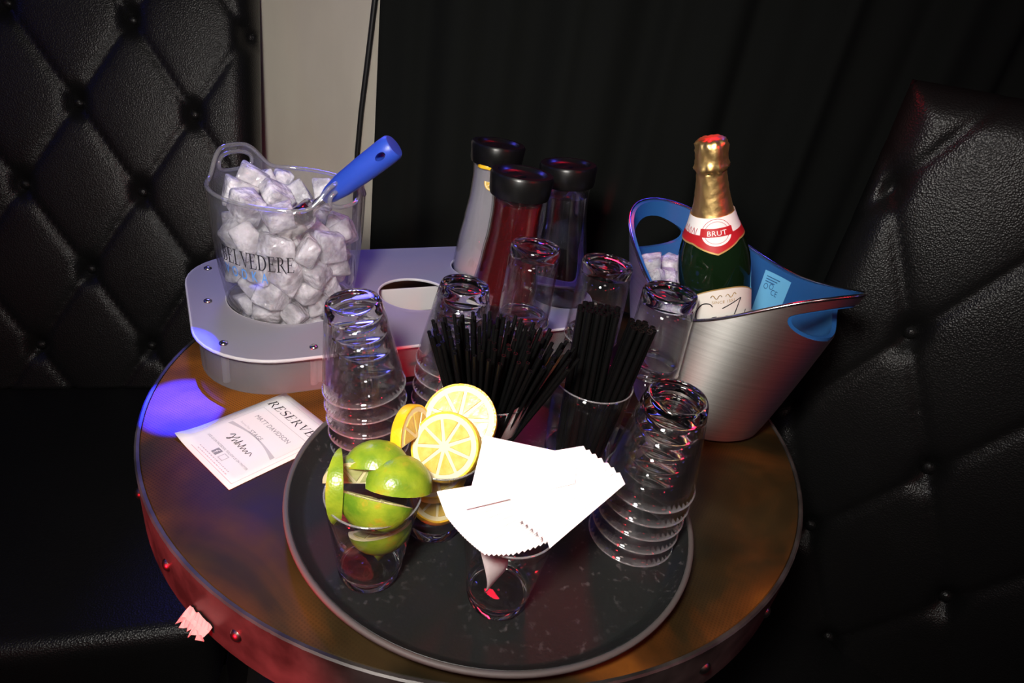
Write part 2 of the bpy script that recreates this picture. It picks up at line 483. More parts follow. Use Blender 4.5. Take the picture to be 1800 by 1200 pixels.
def serif(ch):
    T, t = 0.13, 0.045
    stem = [_r(.1, 0, .1 + T, 1), _r(0, 0, .34, t), _r(0, 1 - t, .34, 1)]
    if ch == 'E': return stem + [_r(.1, 0, .62, t), _r(.1, 1 - t, .58, 1), _r(.1, .5, .46, .5 + t), [(.62, 0), (.66, .24), (.625, .24), (.55, 0)], [(.58, 1), (.60, .78), (.565, .78), (.51, 1)], _r(.44, .41, .47, .63)], .70
    if ch == 'L': return stem + [_r(.1, 0, .60, t), [(.60, 0), (.65, .26), (.615, .26), (.53, 0)]], .68
    if ch == 'B': return stem + _ring(.3, .755, .27, .245, .12, t, -PI / 2, PI / 2) + _ring(.3, .27, .33, .27, .13, t, -PI / 2, PI / 2) + [_r(.1, .51, .32, .51 + t)], .68
    if ch == 'D': return stem + _ring(.32, .5, .47, .5, .14, t, -PI / 2, PI / 2, 20), .84
    if ch == 'R': return stem + _ring(.3, .74, .29, .26, .125, t, -PI / 2, PI / 2) + [_r(.1, .48, .32, .48 + t), [(.30, .49), (.45, .49), (.86, -.1), (.74, -.06)]], .76
    if ch == 'V': return [[(.06, 1), (.21, 1), (.47, .0), (.40, 0)], [(.69, 1), (.745, 1), (.47, 0), (.42, .05)], _r(-.02, 1 - t, .3, 1), _r(.6, 1 - t, .84, 1)], .80
    if ch == 'S':
        pts = _arc(.29, .75, .23, .22, 0.5, PI * 1.5, 12) + _arc(.29, .26, .25, .24, PI / 2, -PI + .55, 12)[1:]
        q = []
        for k in range(len(pts) - 1):
            a, b = Vector(pts[k]), Vector(pts[k + 1]); d = (b - a).normalized(); nn = Vector((-d.y, d.x))
            u = k / (len(pts) - 2); w = .028 + .048 * math.exp(-((u - .5) / .2) ** 2)
            q.append([tuple(a + nn * w), tuple(b + nn * w), tuple(b - nn * w), tuple(a - nn * w)])
        return q + [_r(.50, .74, .53, .98), _r(.05, .02, .08, .28)], .60
    return [], .4


def serif_text(name, s, h, track=0.08, slant=0.0):
    verts, faces, x = [], [], 0.0
    for ch in s:
        polys, adv = serif(ch)
        for p in polys:
            i = len(verts)
            area = sum(p[k][0] * p[(k + 1) % len(p)][1] - p[(k + 1) % len(p)][0] * p[k][1] for k in range(len(p)))
            if area < 0: p = p[::-1]
            for (a, b) in p: verts.append(((x + a + slant * b) * h, b * h, 0))
            faces.append(list(range(i, i + len(p))))
        x += adv + track
    return mesh(name, verts, faces), (x - track) * h


def qalign(frm, to): return Vector(frm).rotation_difference(Vector(to))


rng = random.Random(7)

# ================================================================== THE SETTING
fl = link('floor', box('floor', -3, 3, -2.5, 2.5, -0.05, 0.0), M['floor'], smooth=False); tag(fl, 'dark club floor under the table and benches', 'floor', kind='structure')
wb = link('wall_back', box('wall_back', -3, 3, 0.76, 0.86, 0.0, 2.6), M['plaster'], smooth=False)
tag(wb, 'cream painted plaster wall showing between bench and curtain', 'wall', kind='structure')

# black curtain in front of the wall, its left edge leaves a strip of plaster free
verts, faces = [], []
nx, nz = 260, 14
for j in range(nz + 1):
    z = 0.02 + 2.5 * j / nz
    for i in range(nx + 1):
        s = i / nx; x = -0.362 + 2.4 * s
        d = 0.016 * math.sin(s * 62) + 0.010 * math.sin(s * 141 + 1.3) + 0.006 * math.sin(s * 23 + z * 0.6)
        verts.append((x + 0.006 * math.sin(s * 90), 0.715 + d, z))
for j in range(nz):
    for i in range(nx):
        a = j * (nx + 1) + i; faces.append((a, a + 1, a + nx + 2, a + nx + 1))
cm = mesh('curtain', verts, faces)
cu_o = link('curtain', cm, M['curtain']); so = cu_o.modifiers.new('thickness', 'SOLIDIFY'); so.thickness = 0.004
tag(cu_o, 'heavy black curtain hanging in folds behind the table', 'curtain')

cab = tube('power_cable', [(-0.372, 0.75, TZ + 0.75), (-0.376, 0.75, TZ + 0.45), (-0.389, 0.75, TZ + 0.31), (-0.401, 0.75, TZ + 0.19), (-0.407, 0.75, TZ + 0.10), (-0.410, 0.75, TZ - 0.1), (-0.409, 0.75, TZ - 0.4), (-0.407, 0.75, 0.006)], 0.006, 10)
tag(link('power_cable', cab, M['cable']), 'black power cable running down the cream wall', 'cable')


# ---- tufted leather benches
def bench(name, label, P0, ang, rec, W, H, u0, u1, v0, v1, seat_z, depth, buttons):
    a = Vector((math.cos(ang), math.sin(ang), 0)); nn = Vector((-math.sin(ang), math.cos(ang), 0))
    b = Vector((0, 0, math.cos(rec))) + nn * math.sin(rec); n = a.cross(b)
    root = thing(name, label, 'bench', (0, 0, 0))
    root.matrix_world = Matrix(((a.x, b.x, n.x, P0.x), (a.y, b.y, n.y, P0.y), (a.z, b.z, n.z, P0.z), (0, 0, 0, 1)))
    R = 0.055

    def height(u, v):
        p, q = u / (W / 2), v / H
        s, t = (p + q) / 2, (p - q) / 2
        fs, ft = abs(s - round(s)) * 2, abs(t - round(t)) * 2           # 0 on a seam, 1 in the middle
        h = 0.014 * (math.sqrt(1 - (1 - fs) ** 2) * math.sqrt(1 - (1 - ft) ** 2)) ** 0.32
        h -= 0.003 * (math.exp(-(fs / 0.04) ** 2) + math.exp(-(ft / 0.04) ** 2))
        ds = math.hypot((s - round(s)), (t - round(t)))
        h -= 0.020 * math.exp(-(ds / 0.10) ** 2)
        e = min(u - u0, u1 - u, v1 - v)
        if e < R: h -= R * (1 - math.sqrt(max(0, 1 - (1 - e / R) ** 2)))
        return h
    du = 0.0075
    nu, nv = int((u1 - u0) / du), int((v1 - v0) / du)
    us = [u0 + (u1 - u0) * i / nu for i in range(nu + 1)]; vv = [v0 + (v1 - v0) * j / nv for j in range(nv + 1)]
    verts, faces = [], []
    for j in range(-1, nv + 2):
        for i in range(-1, nu + 2):
            u = us[min(max(i, 0), nu)]; v = vv[min(max(j, 0), nv)]
            h = height(u, v) if (0 <= i <= nu and 0 <= j <= nv) else -0.075
            verts.append((u, v, h))
    w = nu + 3
    for j in range(nv + 2):
        for i in range(nu + 2):
            k = j * w + i; faces.append((k, k + 1, k + w + 1, k + w))
    link('backrest', mesh('backrest', verts, faces), M['leather'], root)
    bme = lathe('button', [(0, 0.0085), (0.004, 0.0081), (0.008, 0.006), (0.0105, 0.002), (0.0105, -0.006)], 18)
    for (i, j) in buttons:
        o = link('button', bme, M['leather'], root); o.location = (i * W / 2, j * H, -0.013)
    # seat cushion and plinth, built level, in the bench's frame
    inv = root.matrix_world.inverted()

    def level(name, d0, d1, z0, z1, bev):
        me = box(name, u0 + 0.004, u1 - 0.004, 0, 1, z0, z1)
        bm = bmesh.new(); bmesh.ops.create_cube(bm, size=1)
        foot = P0 + b * v0
        for vt in bm.verts:
            u = u0 + 0.004 + (vt.co.x + .5) * (u1 - u0 - 0.008); d = d0 + (vt.co.y + .5) * (d1 - d0); z = z0 + (vt.co.z + .5) * (z1 - z0)
            wv = foot + a * u - nn * d; vt.co = inv @ Vector((wv.x, wv.y, z))
        bmesh.ops.recalc_face_normals(bm, faces=bm.faces)
        if bev: bmesh.ops.bevel(bm, geom=bm.edges[:], offset=bev, segments=5, affect='EDGES', profile=0.5)
        bm.to_mesh(me); bm.free(); bpy.data.meshes.remove(me) if False else None
        return sharp(me, 50)
    link('seat', level('seat', -0.02, depth, TZ + seat_z - 0.15, TZ + seat_z, 0.03), M['leather'], root)
    link('plinth', level('plinth', -0.02, depth - 0.05, 0.0, TZ + seat_z - 0.15, 0.0), M['black_plastic'], root, smooth=False)
    return root


W0, H0 = 0.20, 0.159
bl = []
for j in range(-4, 3):
    for i in range(-9, 3):
        if (i + j) % 2 == 0 and -0.86 < i * W0 / 2 < 0.19 and -0.70 < j * H0 < 0.17: bl.append((i, j))
bench('tufted_bench', 'black button-tufted leather bench behind the ice bucket with its seat below', V(-0.788, 0.565, 0.321), 0.325, 0.283, W0, H0, -0.95, 0.218, -0.725, 0.20, -0.372, 0.62, bl)
br = []
for j in range(-4, 2):
    for i in range(-1, 9):
        if (i + j) % 2 == 0 and -0.10 < i * 0.1 < 0.78 and -0.66 < j * 0.179 < 0.28: br.append((i, j))
bench('tufted_bench', 'black button-tufted leather bench beside the steel champagne bucket', V(0.573, 0.135, 0.13), -0.566, 0.089, 0.20, 0.179, -0.135, 0.85, -0.56, 0.318, -0.40, 0.30, br)

# ================================================================== TABLE
RT = 0.398
tb = thing('round_table', 'round bar table with rusty orange top and riveted iron edge band', 'table', V(0, 0, -TZ))
prof = [(0, TZ), (0.1, TZ), (0.2, TZ), (0.3, TZ), (RT - 0.004, TZ), (RT - 0.003, TZ - 0.001), (RT - 0.003, TZ - 0.03), (0, TZ - 0.03)]
link('table_top', sharp(lathe('table_top', prof, 128)), M['patina'], tb)
prof = [(RT - 0.0028, TZ + 0.0006), (RT, TZ + 0.0010), (RT + 0.0018, TZ), (RT + 0.0018, TZ - 0.062), (RT - 0.0028, TZ - 0.062)]
link('edge_band', sharp(lathe('edge_band', prof, 128, close=True)), M['band'], tb)
rv = lathe('rivet', [(0, 0.0042), (0.003, 0.0038), (0.0055, 0.0022), (0.0065, 0.0)], 14)
for k in range(24):
    a = math.radians(-128.8 + 15 * k)
    o = link('rivet', rv, M['rivet'], tb); o.location = ((RT + 0.0012) * math.cos(a), (RT + 0.0012) * math.sin(a), TZ - 0.031)
    o.rotation_euler = (0, PI / 2, a)
link('pedestal', lathe('pedestal', [(0.05, 0.03), (0.038, 0.06), (0.036, TZ - 0.1), (0.09, TZ - 0.032)], 32), M['pedestal'], tb)
link('foot', lathe('foot', [(0, 0.035), (0.05, 0.035), (0.18, 0.018), (0.20, 0.008), (0.20, 0), (0, 0)], 48), M['pedestal'], tb)

# torn scrap of paper stuck to the band
a0 = math.radians(-119.5); vs_, fs_ = [], []
nn_ = 12; prng = random.Random(3)
for j in range(4):
    for i in range(nn_ + 1):
        a = math.radians(-122.5 + 4.6 * i / nn_)
        z = -0.044 - 0.004 * j / 3 - (prng.uniform(0, 0.006) if j == 3 else 0) + (prng.uniform(0, 0.005) if j == 0 else 0)
        r = RT + 0.0032 + 0.008 * (j / 3) + prng.uniform(0, 0.002) * j
        vs_.append((r * math.cos(a), r * math.sin(a), z + TZ))
for j in range(3):
    for i in range(nn_):
        k = j * (nn_ + 1) + i; fs_.append((k, k + 1, k + nn_ + 2, k + nn_ + 1))
o = link('paper_scrap', mesh('paper_scrap', vs_, fs_), M['tape'], smooth=False); s = o.modifiers.new('t', 'SOLIDIFY'); s.thickness = 0.0006
tag(o, 'ragged pinkish paper scrap stuck on the iron table edge', 'paper')

# ================================================================== TRAY
TX, TY, TB = 0.0277, -0.1951, 0.0015
tr = thing('serving_tray', 'round black rubber-lined serving tray holding glasses, fruit and napkins', 'tray', V(TX, TY, TB))
link('tray_floor', sharp(lathe('tray_floor', [(0, 0), (0.184, 0), (0.1865, 0.0015), (0.1985, 0.019), (0.1975, 0.0195), (0.1870, 0.0068), (0.183, 0.0045), (0, 0.0045)], 128), 50), M['tray'], tr)
link('tray_rim', lathe('tray_rim', [(0.1978, 0.0188), (0.1988, 0.0208), (0.2010, 0.0214), (0.2030, 0.0204), (0.2033, 0.0180), (0.2010, 0.0168), (0.1990, 0.0172)], 128, close=True), M['tray_rim'], tr)
FLR = TB + 0.0045 + 0.0002                          # tray floor height over the table top


# ================================================================== GLASSWARE
def tumbler(name, h, rb, rm, tb_, label, loc, rot, group, wall=0.0014, n=48, wmat='clear'):
    t = thing(name, label, 'glass', loc, rot, group)
    def R(z): return rb + (rm - rb) * (z / h)
    bp = [(0, 0.0016), (rb * 0.72, 0.0012), (rb * 0.86, 0.0), (rb * 0.95, 0.0008), (rb + 0.0002, 0.004), (R(tb_), tb_), (R(tb_) - wall, tb_ + 0.0005), (R(tb_) * 0.8, tb_ - 0.0016), (R(tb_) * 0.45, tb_ - 0.0028), (0, tb_ - 0.0032)]
    link('base', lathe('base', bp, n), M['solid'], t)
    zt = h - 0.0012; z0 = tb_ + 0.0002; st = 5
    wp = [(R(z0 + (zt - z0) * k / st), z0 + (zt - z0) * k / st) for k in range(st + 1)] + [(R(z0 + (zt - z0) * k / st) - wall, z0 + (zt - z0) * k / st) for k in range(st, -1, -1)]
    link('wall', lathe('wall', wp, n, close=True), M[wmat], t)
    rc = R(h) - wall / 2; q = 8
    link('rim', lathe('rim', [(rc + 0.0009 * math.cos(2 * PI * k / q), h - 0.0009 + 0.0009 * math.sin(2 * PI * k / q)) for k in range(q)], n, close=True), M['rim_glass'], t)
    return t


UPQ = Quaternion((1, 0, 0, 0))
ORD = {5: ['topmost', 'second from the top', 'middle', 'second from the bottom', 'bottom'], 2: ['upper', 'lower']}
proto = {}


def place_glass(kind, label, loc, rot, group):
    spec = {'wide': ('tumbler', 0.100, 0.0268, 0.0430, 0.0150), 'small': ('tumbler', 0.0915, 0.0255, 0.0385, 0.0160),
            'tall': ('highball_glass', 0.1045, 0.0312, 0.0345, 0.0150), 'jar': ('highball_glass', 0.102, 0.0375, 0.0440, 0.010)}[kind]
    if kind not in proto:
        proto[kind] = tumbler(*spec, label, loc, rot, group, wmat='clear'); return proto[kind]
    return copy_of(proto[kind], loc, rot, label, group)


def stack(kind, n, step, h, x, y, z0, lean, where, group, word):
    for k in range(n):
        f = k / (n - 1)
        t = Vector((lean[0], lean[1])) * f
        ax = Vector((t.x * 0.62 / h, t.y * 0.62 / h, 1)).normalized()
        basep = Vector((x + t.x, y + t.y, z0 + h + step * k))
        if k == 0: ax = Vector((0, 0, 1))
        rot = qalign((0, 0, 1), -ax)
        place_glass(kind, f'{ORD[n][n - 1 - k]} {word} of the upturned stack {where}', V(*basep), rot, group)


stack('wide', 5, 0.0192, 0.100, -0.116, -0.142, FLR, (-0.020, -0.013), 'beside the reserved card', 'nested tumblers beside the card', 'clear tumbler')
stack('wide', 5, 0.0185, 0.100, -0.046, -0.062, FLR, (0.006, -0.004), 'behind the fanned straws', 'nested tumblers by the caddy', 'clear tumbler')
stack('wide', 5, 0.0192, 0.100, 0.1705, -0.214, FLR, (-0.003, -0.014), 'beside the napkins', 'nested tumblers by the napkins', 'clear tumbler')
stack('tall', 2, 0.0935, 0.1045, 0.029, 0.047, 0.0002, (0.001, 0.0), 'in front of the red carafe', 'highballs before the carafes', 'clear highball glass')
stack('tall', 2, 0.0935, 0.1045, 0.119, 0.031, 0.0002, (0.0, 0.0), 'right behind the glass of thick straws', 'highballs behind the straws', 'clear highball glass')
stack('tall', 2, 0.0920, 0.1045, 0.193, -0.022, 0.0002, (-0.005, -0.004), 'touching the front of the steel bucket', 'highballs at the steel bucket', 'clear highball glass')

LIME = (-0.068, -0.312); LEMON = (-0.025, -0.247); NAPK = (0.044, -0.316); STL = (0.008, -0.150); STR = (0.1155, -0.100)
place_glass('small', 'clear tumbler filled with lime wedges at the front of the tray', V(*LIME, FLR), UPQ, 'garnish tumblers')
place_glass('small', 'clear tumbler filled with lemon slices', V(*LEMON, FLR), UPQ, 'garnish tumblers')
place_glass('small', 'clear tumbler under the fanned white napkins', V(*NAPK, FLR), UPQ, 'garnish tumblers')
place_glass('wide', 'clear tumbler holding a wide fan of thin black straws', V(*STL, FLR), UPQ, 'straw glasses')
place_glass('jar', 'wide clear glass holding upright thick black straws', V(*STR, FLR), UPQ, 'straw glasses')


# ---- straws
def straw_mesh(r, ln, n=8):
    vs_, fs_ = [], []
    for rr in (r, r * 0.78):
        for z in (0, ln):
            for k in range(n):
                vs_.append((rr * math.cos(2 * PI * k / n), rr * math.sin(2 * PI * k / n), z))
    for k in range(n):
        k2 = (k + 1) % n
        fs_ += [(k, k2, n + k2, n + k), (2 * n + k2, 2 * n + k, 3 * n + k, 3 * n + k2), (n + k, n + k2, 3 * n + k2, 3 * n + k), (k2, k, 2 * n + k, 2 * n + k2)]
    return sharp(mesh('straw', vs_, fs_), 60)


thin = straw_mesh(0.0020, 0.150); thick = straw_mesh(0.0033, 0.172)


def put_straw(me, foot, tip, label, group):
    o = link('drinking_straw', me, M['straw']); d = (tip - foot).normalized()
    o.location = foot; o.rotation_mode = 'QUATERNION'; o.rotation_quaternion = qalign((0, 0, 1), d)
    tag(o, label, 'straw', group)


lab = 'thin black straw in the wide fan standing behind the lemon slices'
r1 = random.Random(11)
n1 = 100; ga = PI * (3 - math.sqrt(5))
for k in range(n1):
    q = math.sqrt((k + 0.5) / n1); a = k * ga
    fx, fy = 0.0195 * q * math.cos(a), 0.0195 * q * math.sin(a)
    sx = (0.064 if math.cos(a) > 0 else 0.055)
    tipx = fx + sx * q * math.cos(a) * 1.0 + r1.uniform(-.003, .003); tipy = fy + 0.034 * q * math.sin(a) + r1.uniform(-.003, .003)
    zz = FLR + 0.0160
    foot = V(STL[0] + fx, STL[1] + fy, zz); tip = V(STL[0] + tipx, STL[1] + tipy, zz + 0.14)
    put_straw(thin, foot, tip, lab, 'straws in the fan')
lab = 'thick black straw of the upright bundle in the wide glass'
r2 = random.Random(5)
for k in range(20):
    i, j = k % 5, k // 5
    fx, fy = -0.022 + 0.0078 * i + (0.0039 if j % 2 else 0), -0.012 + 0.0075 * j
    foot = V(STR[0] + fx, STR[1] + fy, FLR + 0.0102); tip = V(STR[0] + fx * 1.15 - 0.006 + r2.uniform(-.002, .002), STR[1] + fy * 1.1 + 0.010 + r2.uniform(-.002, .002), FLR + 0.0102 + 0.17)
    put_straw(thick, foot, tip, lab, 'upright straw bundle')
lab = 'thick black straw of the bundle leaning towards the steel bucket'
for k in range(15):
    i, j = k % 4, k // 4
    fx, fy = 0.008 + 0.0058 * i, -0.018 + 0.0072 * j
    if math.hypot(fx, fy) > 0.031: fx *= 0.85; fy *= 0.85
    foot = V(STR[0] + fx, STR[1] + fy, FLR + 0.0102); tip = V(STR[0] + fx * 1.2 + 0.013, STR[1] + fy * 1.1 - 0.004 + r2.uniform(-.002, .002), FLR + 0.0102 + 0.170 + r2.uniform(-.006, .0))
    put_straw(thick, foot, tip, lab, 'leaning straw bundle')

# white paper sleeve curled inside the thin-straw tumbler
vs_, fs_ = [], []
for j in range(6):
    z = 0.058 + 0.042 * j / 5
    for i in range(13):
        a = math.radians(-62 + 85 * i / 12); rr = 0.0268 + (0.043 - 0.0268) * z / 0.1 - 0.0026 + (0.002 * j / 5)
        vs_.append((STL[0] + rr * math.cos(a), STL[1] + rr * math.sin(a), TZ + FLR + z + (0.008 * math.sin(i / 12 * PI) if j == 5 else 0)))
for j in range(5):
    for i in range(12):
        k = j * 13 + i; fs_.append((k, k + 1, k + 14, k + 13))
o = link('paper_sleeve', mesh('paper_sleeve', vs_, fs_), M['white_paper'])
tag(o, 'white paper wrap lining the tumbler of fanned thin straws', 'paper')


# ================================================================== FRUIT
def lime_wedge(loc, rot, label, span=95, r=0.0265, cut_top=None):
    """sector of a lime: outer peel, pale pith line, two cut faces"""
    t = thing('lime_wedge', label, 'lime', loc, rot, 'lime wedges in the tumbler')
    n, m = 12, 12; sp = math.radians(span); vs_, fs_ = [], []
    L_ = 1.12
    for i in range(n + 1):
        th = -PI / 2 + PI * i / n
        for j in range(m + 1):
            ph = -sp / 2 + sp * j / m
            vs_.append((r * math.cos(th) * math.cos(ph), r * math.cos(th) * math.sin(ph), L_ * r * math.sin(th)))
    for i in range(n):
        for j in range(m):
            k = i * (m + 1) + j; fs_.append((k, k + 1, k + m + 2, k + m + 1))
    link('peel', mesh('peel', vs_, fs_), M['lime_peel'], t)
    for sgn in (-1, 1):
        d = Vector((math.cos(sp / 2), sgn * math.sin(sp / 2), 0)); nrm = Vector((-math.sin(sp / 2), sgn * math.cos(sp / 2), 0))
        rim = [d * (r * math.cos(-PI / 2 + PI * i / 16)) + Vector((0, 0, L_ * r * math.sin(-PI / 2 + PI * i / 16))) for i in range(17)]
        f = list(range(17)); pm = mesh('pith', rim, [f if sgn > 0 else f[::-1]])
        pi_ = link('pith', pm, M['lime_pith'], t, smooth=False)
        # three pulp segments per cut face, proud of the pith
        for s in range(3):
            b0, b1 = -PI / 2 + 0.22 + s * (PI - 0.44) / 3 + 0.05, -PI / 2 + 0.22 + (s + 1) * (PI - 0.44) / 3 - 0.05
            arc = [b0 + (b1 - b0) * q / 5 for q in range(6)]
            pts = [d * (0.86 * r * math.cos(x)) + Vector((0, 0, 0.86 * L_ * r * math.sin(x))) for x in arc]
            mid = (b0 + b1) / 2; pts.append(d * (0.12 * r * max(0.3, math.cos(mid))) + Vector((0, 0, 0.14 * L_ * r * math.sin(mid))))
            lo = [p + nrm * 0.0001 for p in pts]; hi = [p * 0.96 + (d * 0.02 * r) + nrm * 0.0008 for p in pts]
            q = len(pts); fs = [tuple(range(q, 2 * q))] + [(i, (i + 1) % q, q + (i + 1) % q, q + i) for i in range(q)]
            me = mesh('segment', lo + hi, fs)
            bm = bmesh.new(); bm.from_mesh(me); bmesh.ops.recalc_face_normals(bm, faces=bm.faces); bm.to_mesh(me); bm.free()
            link('segment', me, M['lime_pulp'], pi_, smooth=False)
    return t


def rot_xyz(x, y, z):
    from mathutils import Euler
    return Euler((math.radians(x), math.radians(y), math.radians(z))).to_quaternion()


zr = FLR + 0.0915
lx, ly = LIME
def axes(x, z):
    x = Vector(x).normalized(); z = Vector(z); z = (z - x * z.dot(x)).normalized(); y = z.cross(x)
    return Matrix(((x.x, y.x, z.x), (x.y, y.y, z.y), (x.z, y.z, z.z))).to_quaternion()


lime_wedge(V(lx + 0.006, ly - 0.010, zr + 0.003), axes((-0.1, -0.80, -0.55), (1, -0.15, 0.05)), 'lime wedge with an orange blush, frontmost in the tumbler', 150, 0.026)
lime_wedge(V(lx + 0.017, ly + 0.010, zr + 0.000), axes((0.35, 0.05, 0.93), (0.75, 0.6, -0.3)), 'large bright green lime wedge at the right of the tumbler', 120, 0.026)
lime_wedge(V(lx - 0.003, ly + 0.020, zr + 0.006), axes((0.0, 0.25, 0.97), (0.9, 0.3, 0.0)), 'yellowish lime wedge at the back of the tumbler', 130, 0.024)
lime_wedge(V(lx - 0.016, ly + 0.008, zr - 0.002), axes((-0.15, 0.55, 0.82), (0.85, 0.15, 0.1)), 'lime wedge turning its pale cut face forward', 80, 0.024)
lime_wedge(V(lx - 0.026, ly - 0.003, zr + 0.003), axes((0.10, -0.80, 0.50), (-0.14, 0.35, 1)), 'slim upright lime wedge at the left of the tumbler', 28, 0.027)
lime_wedge(V(lx - 0.006, ly - 0.002, FLR + 0.045), rot_xyz(80, 20, 30), 'lime wedge low inside the tumbler seen through its wall', 95, 0.0235)
lime_wedge(V(lx + 0.008, ly - 0.004, FLR + 0.060), axes((0.3, -0.8, -0.4), (0.9, 0.3, 0.3)), 'lime wedge buried under the others in the tumbler', 90, 0.023)


def lemon_slice(name, loc, rot, label, r=0.031, th=0.007, a0=0.0, a1=2 * PI, group='lemon slices in the tumbler', nseg=9, cat='lemon'):
    t = thing(name, label, cat, loc, rot, group)
    full = a1 - a0 > 6.2; n = 36 if full else 20
    prof = [(r * 0.93, -th / 2), (r * 0.985, -th / 2), (r, -th / 2 + 0.0012), (r, th / 2 - 0.0012), (r * 0.985, th / 2), (r * 0.93, th / 2)]
    link('peel', sharp(lathe('peel', prof, n, a0=a0, a1=a1), 50), M['lemon_peel'], t)
    prof = [(0, -th / 2 + 0.0003), (r * 0.935, -th / 2 + 0.0003), (r * 0.935, th / 2 - 0.0003), (0, th / 2 - 0.0003)]
    if full:
        pi_ = link('pith', sharp(lathe('pith', prof, n), 50), M['lemon_pith'], t)
    else:
        prof = [(0.0002, -th / 2 + 0.0003), (r * 0.935, -th / 2 + 0.0003), (r * 0.935, th / 2 - 0.0003), (0.0002, th / 2 - 0.0003)]
        me = lathe('pith', prof, n, close=True, a0=a0, a1=a1)
        bm = bmesh.new(); bm.from_mesh(me); bmesh.ops.holes_fill(bm, edges=bm.edges[:]); bmesh.ops.recalc_face_normals(bm, faces=bm.faces); bm.to_mesh(me); bm.free()
        pi_ = link('pith', sharp(me, 30), M['lemon_pith'], t)
    ns = nseg if full else max(2, int(round(nseg * (a1 - a0) / (2 * PI))))
    for s in range(ns):
        b0 = a0 + (a1 - a0) * s / ns; b1 = a0 + (a1 - a0) * (s + 1) / ns; g = 0.05
        for sg in (-1, 1):
            arc = [b0 + g + (b1 - b0 - 2 * g) * q / 5 for q in range(6)]
            mid = (b0 + b1) / 2; ro = r * 0.78
            pts = [Vector((ro * math.cos(x), ro * math.sin(x), 0)) for x in arc] + [Vector((0.14 * r * math.cos(mid), 0.14 * r * math.sin(mid), 0))]
            c = sum(pts, Vector()) / len(pts)
            lo = [p + Vector((0, 0, sg * (th / 2 - 0.0005))) for p in pts]; hi = [c + (p - c) * 0.93 + Vector((0, 0, sg * (th / 2 + 0.0006))) for p in pts]
            q = len(pts); fs = [tuple(range(q, 2 * q))] + [(i, (i + 1) % q, q + (i + 1) % q, q + i) for i in range(q)]
            me = mesh('segment', lo + hi, fs)
            bm = bmesh.new(); bm.from_mesh(me); bmesh.ops.recalc_face_normals(bm, faces=bm.faces); bm.to_mesh(me); bm.free()
            link('segment', me, M['lemon_pulp'], pi_, smooth=False)
    return t


ex_, ey_ = LEMON


def face_rot(nrm, spin=0.0):
    return qalign((0, 0, 1), Vector(nrm).normalized()) @ Quaternion((0, 0, 1), math.radians(spin))


lemon_slice('lemon_slice', V(ex_ + 0.004, ey_ - 0.004, zr + 0.007), face_rot((-0.22, -0.75, 0.62), 20), 'round lemon slice at the front of the tumbler, cut face forward', 0.031, 0.011)
lemon_slice('lemon_slice', V(ex_ + 0.011, ey_ + 0.021, zr + 0.019), face_rot((-0.10, -0.70, 0.70), 5), 'large round lemon slice rising at the back of the tumbler', 0.034, 0.009)
lemon_slice('lemon_slice', V(ex_ - 0.027, ey_ - 0.002, zr + 0.010), face_rot((0.93, -0.22, 0.28), 0), 'lemon slice standing on edge showing its yellow peel', 0.029, 0.010, PI * 0.25, PI * 1.35)
lemon_slice('lemon_slice', V(ex_ + 0.021, ey_ + 0.012, zr - 0.012), face_rot((0.35, -0.45, 0.82), 0), 'lemon slice tucked beside the napkins', 0.016, 0.007, 0, 2 * PI)
lemon_slice('lemon_slice', V(ex_ + 0.002, ey_ - 0.004, FLR + 0.040), face_rot((0.1, -0.5, 0.86), 40), 'lemon slice lying low in the tumbler behind the glass', 0.0255, 0.012)
lemon_slice('lemon_slice', V(ex_ - 0.002, ey_ + 0.002, FLR + 0.062), face_rot((-0.3, -0.35, 0.88), 10), 'lemon slice at mid height inside the tumbler', 0.028, 0.010)

# ================================================================== NAPKINS
nq = qalign((0, 0, 1), Vector((0.02, -0.17, 1)).normalized())


def napkin_mesh(w, dl, dr, seed):
    r_ = random.Random(seed); nx_, ny_ = 5, 3; vs_, fs_ = [], []
    for lay in (0, 1):
        for j in range(ny_ + 1):
            for i in range(nx_ + 1):
                d = dl + (dr - dl) * i / nx_
                vs_.append((w * i / nx_, -d * (1 - j / ny_), lay * 0.0004 + (r_.uniform(-.00006, .00006) if 0 < i < nx_ else 0)))
    m_ = (nx_ + 1) * (ny_ + 1)
    for j in range(ny_):
        for i in range(nx_):
            k = j * (nx_ + 1) + i
            fs_ += [(k + nx_ + 1, k + nx_ + 2, k + 1, k), (m_ + k, m_ + k + 1, m_ + k + nx_ + 2, m_ + k + nx_ + 1)]
    edge = list(range(nx_ + 1)) + [nx_ + j * (nx_ + 1) for j in range(1, ny_ + 1)] + [ny_ * (nx_ + 1) + i for i in range(nx_ - 1, -1, -1)] + [j * (nx_ + 1) for j in range(ny_ - 1, 0, -1)]
    for q in range(len(edge)):
        a, b = edge[q], edge[(q + 1) % len(edge)]; fs_.append((a, b, m_ + b, m_ + a))
    return sharp(mesh('napkin', vs_, fs_), 30)


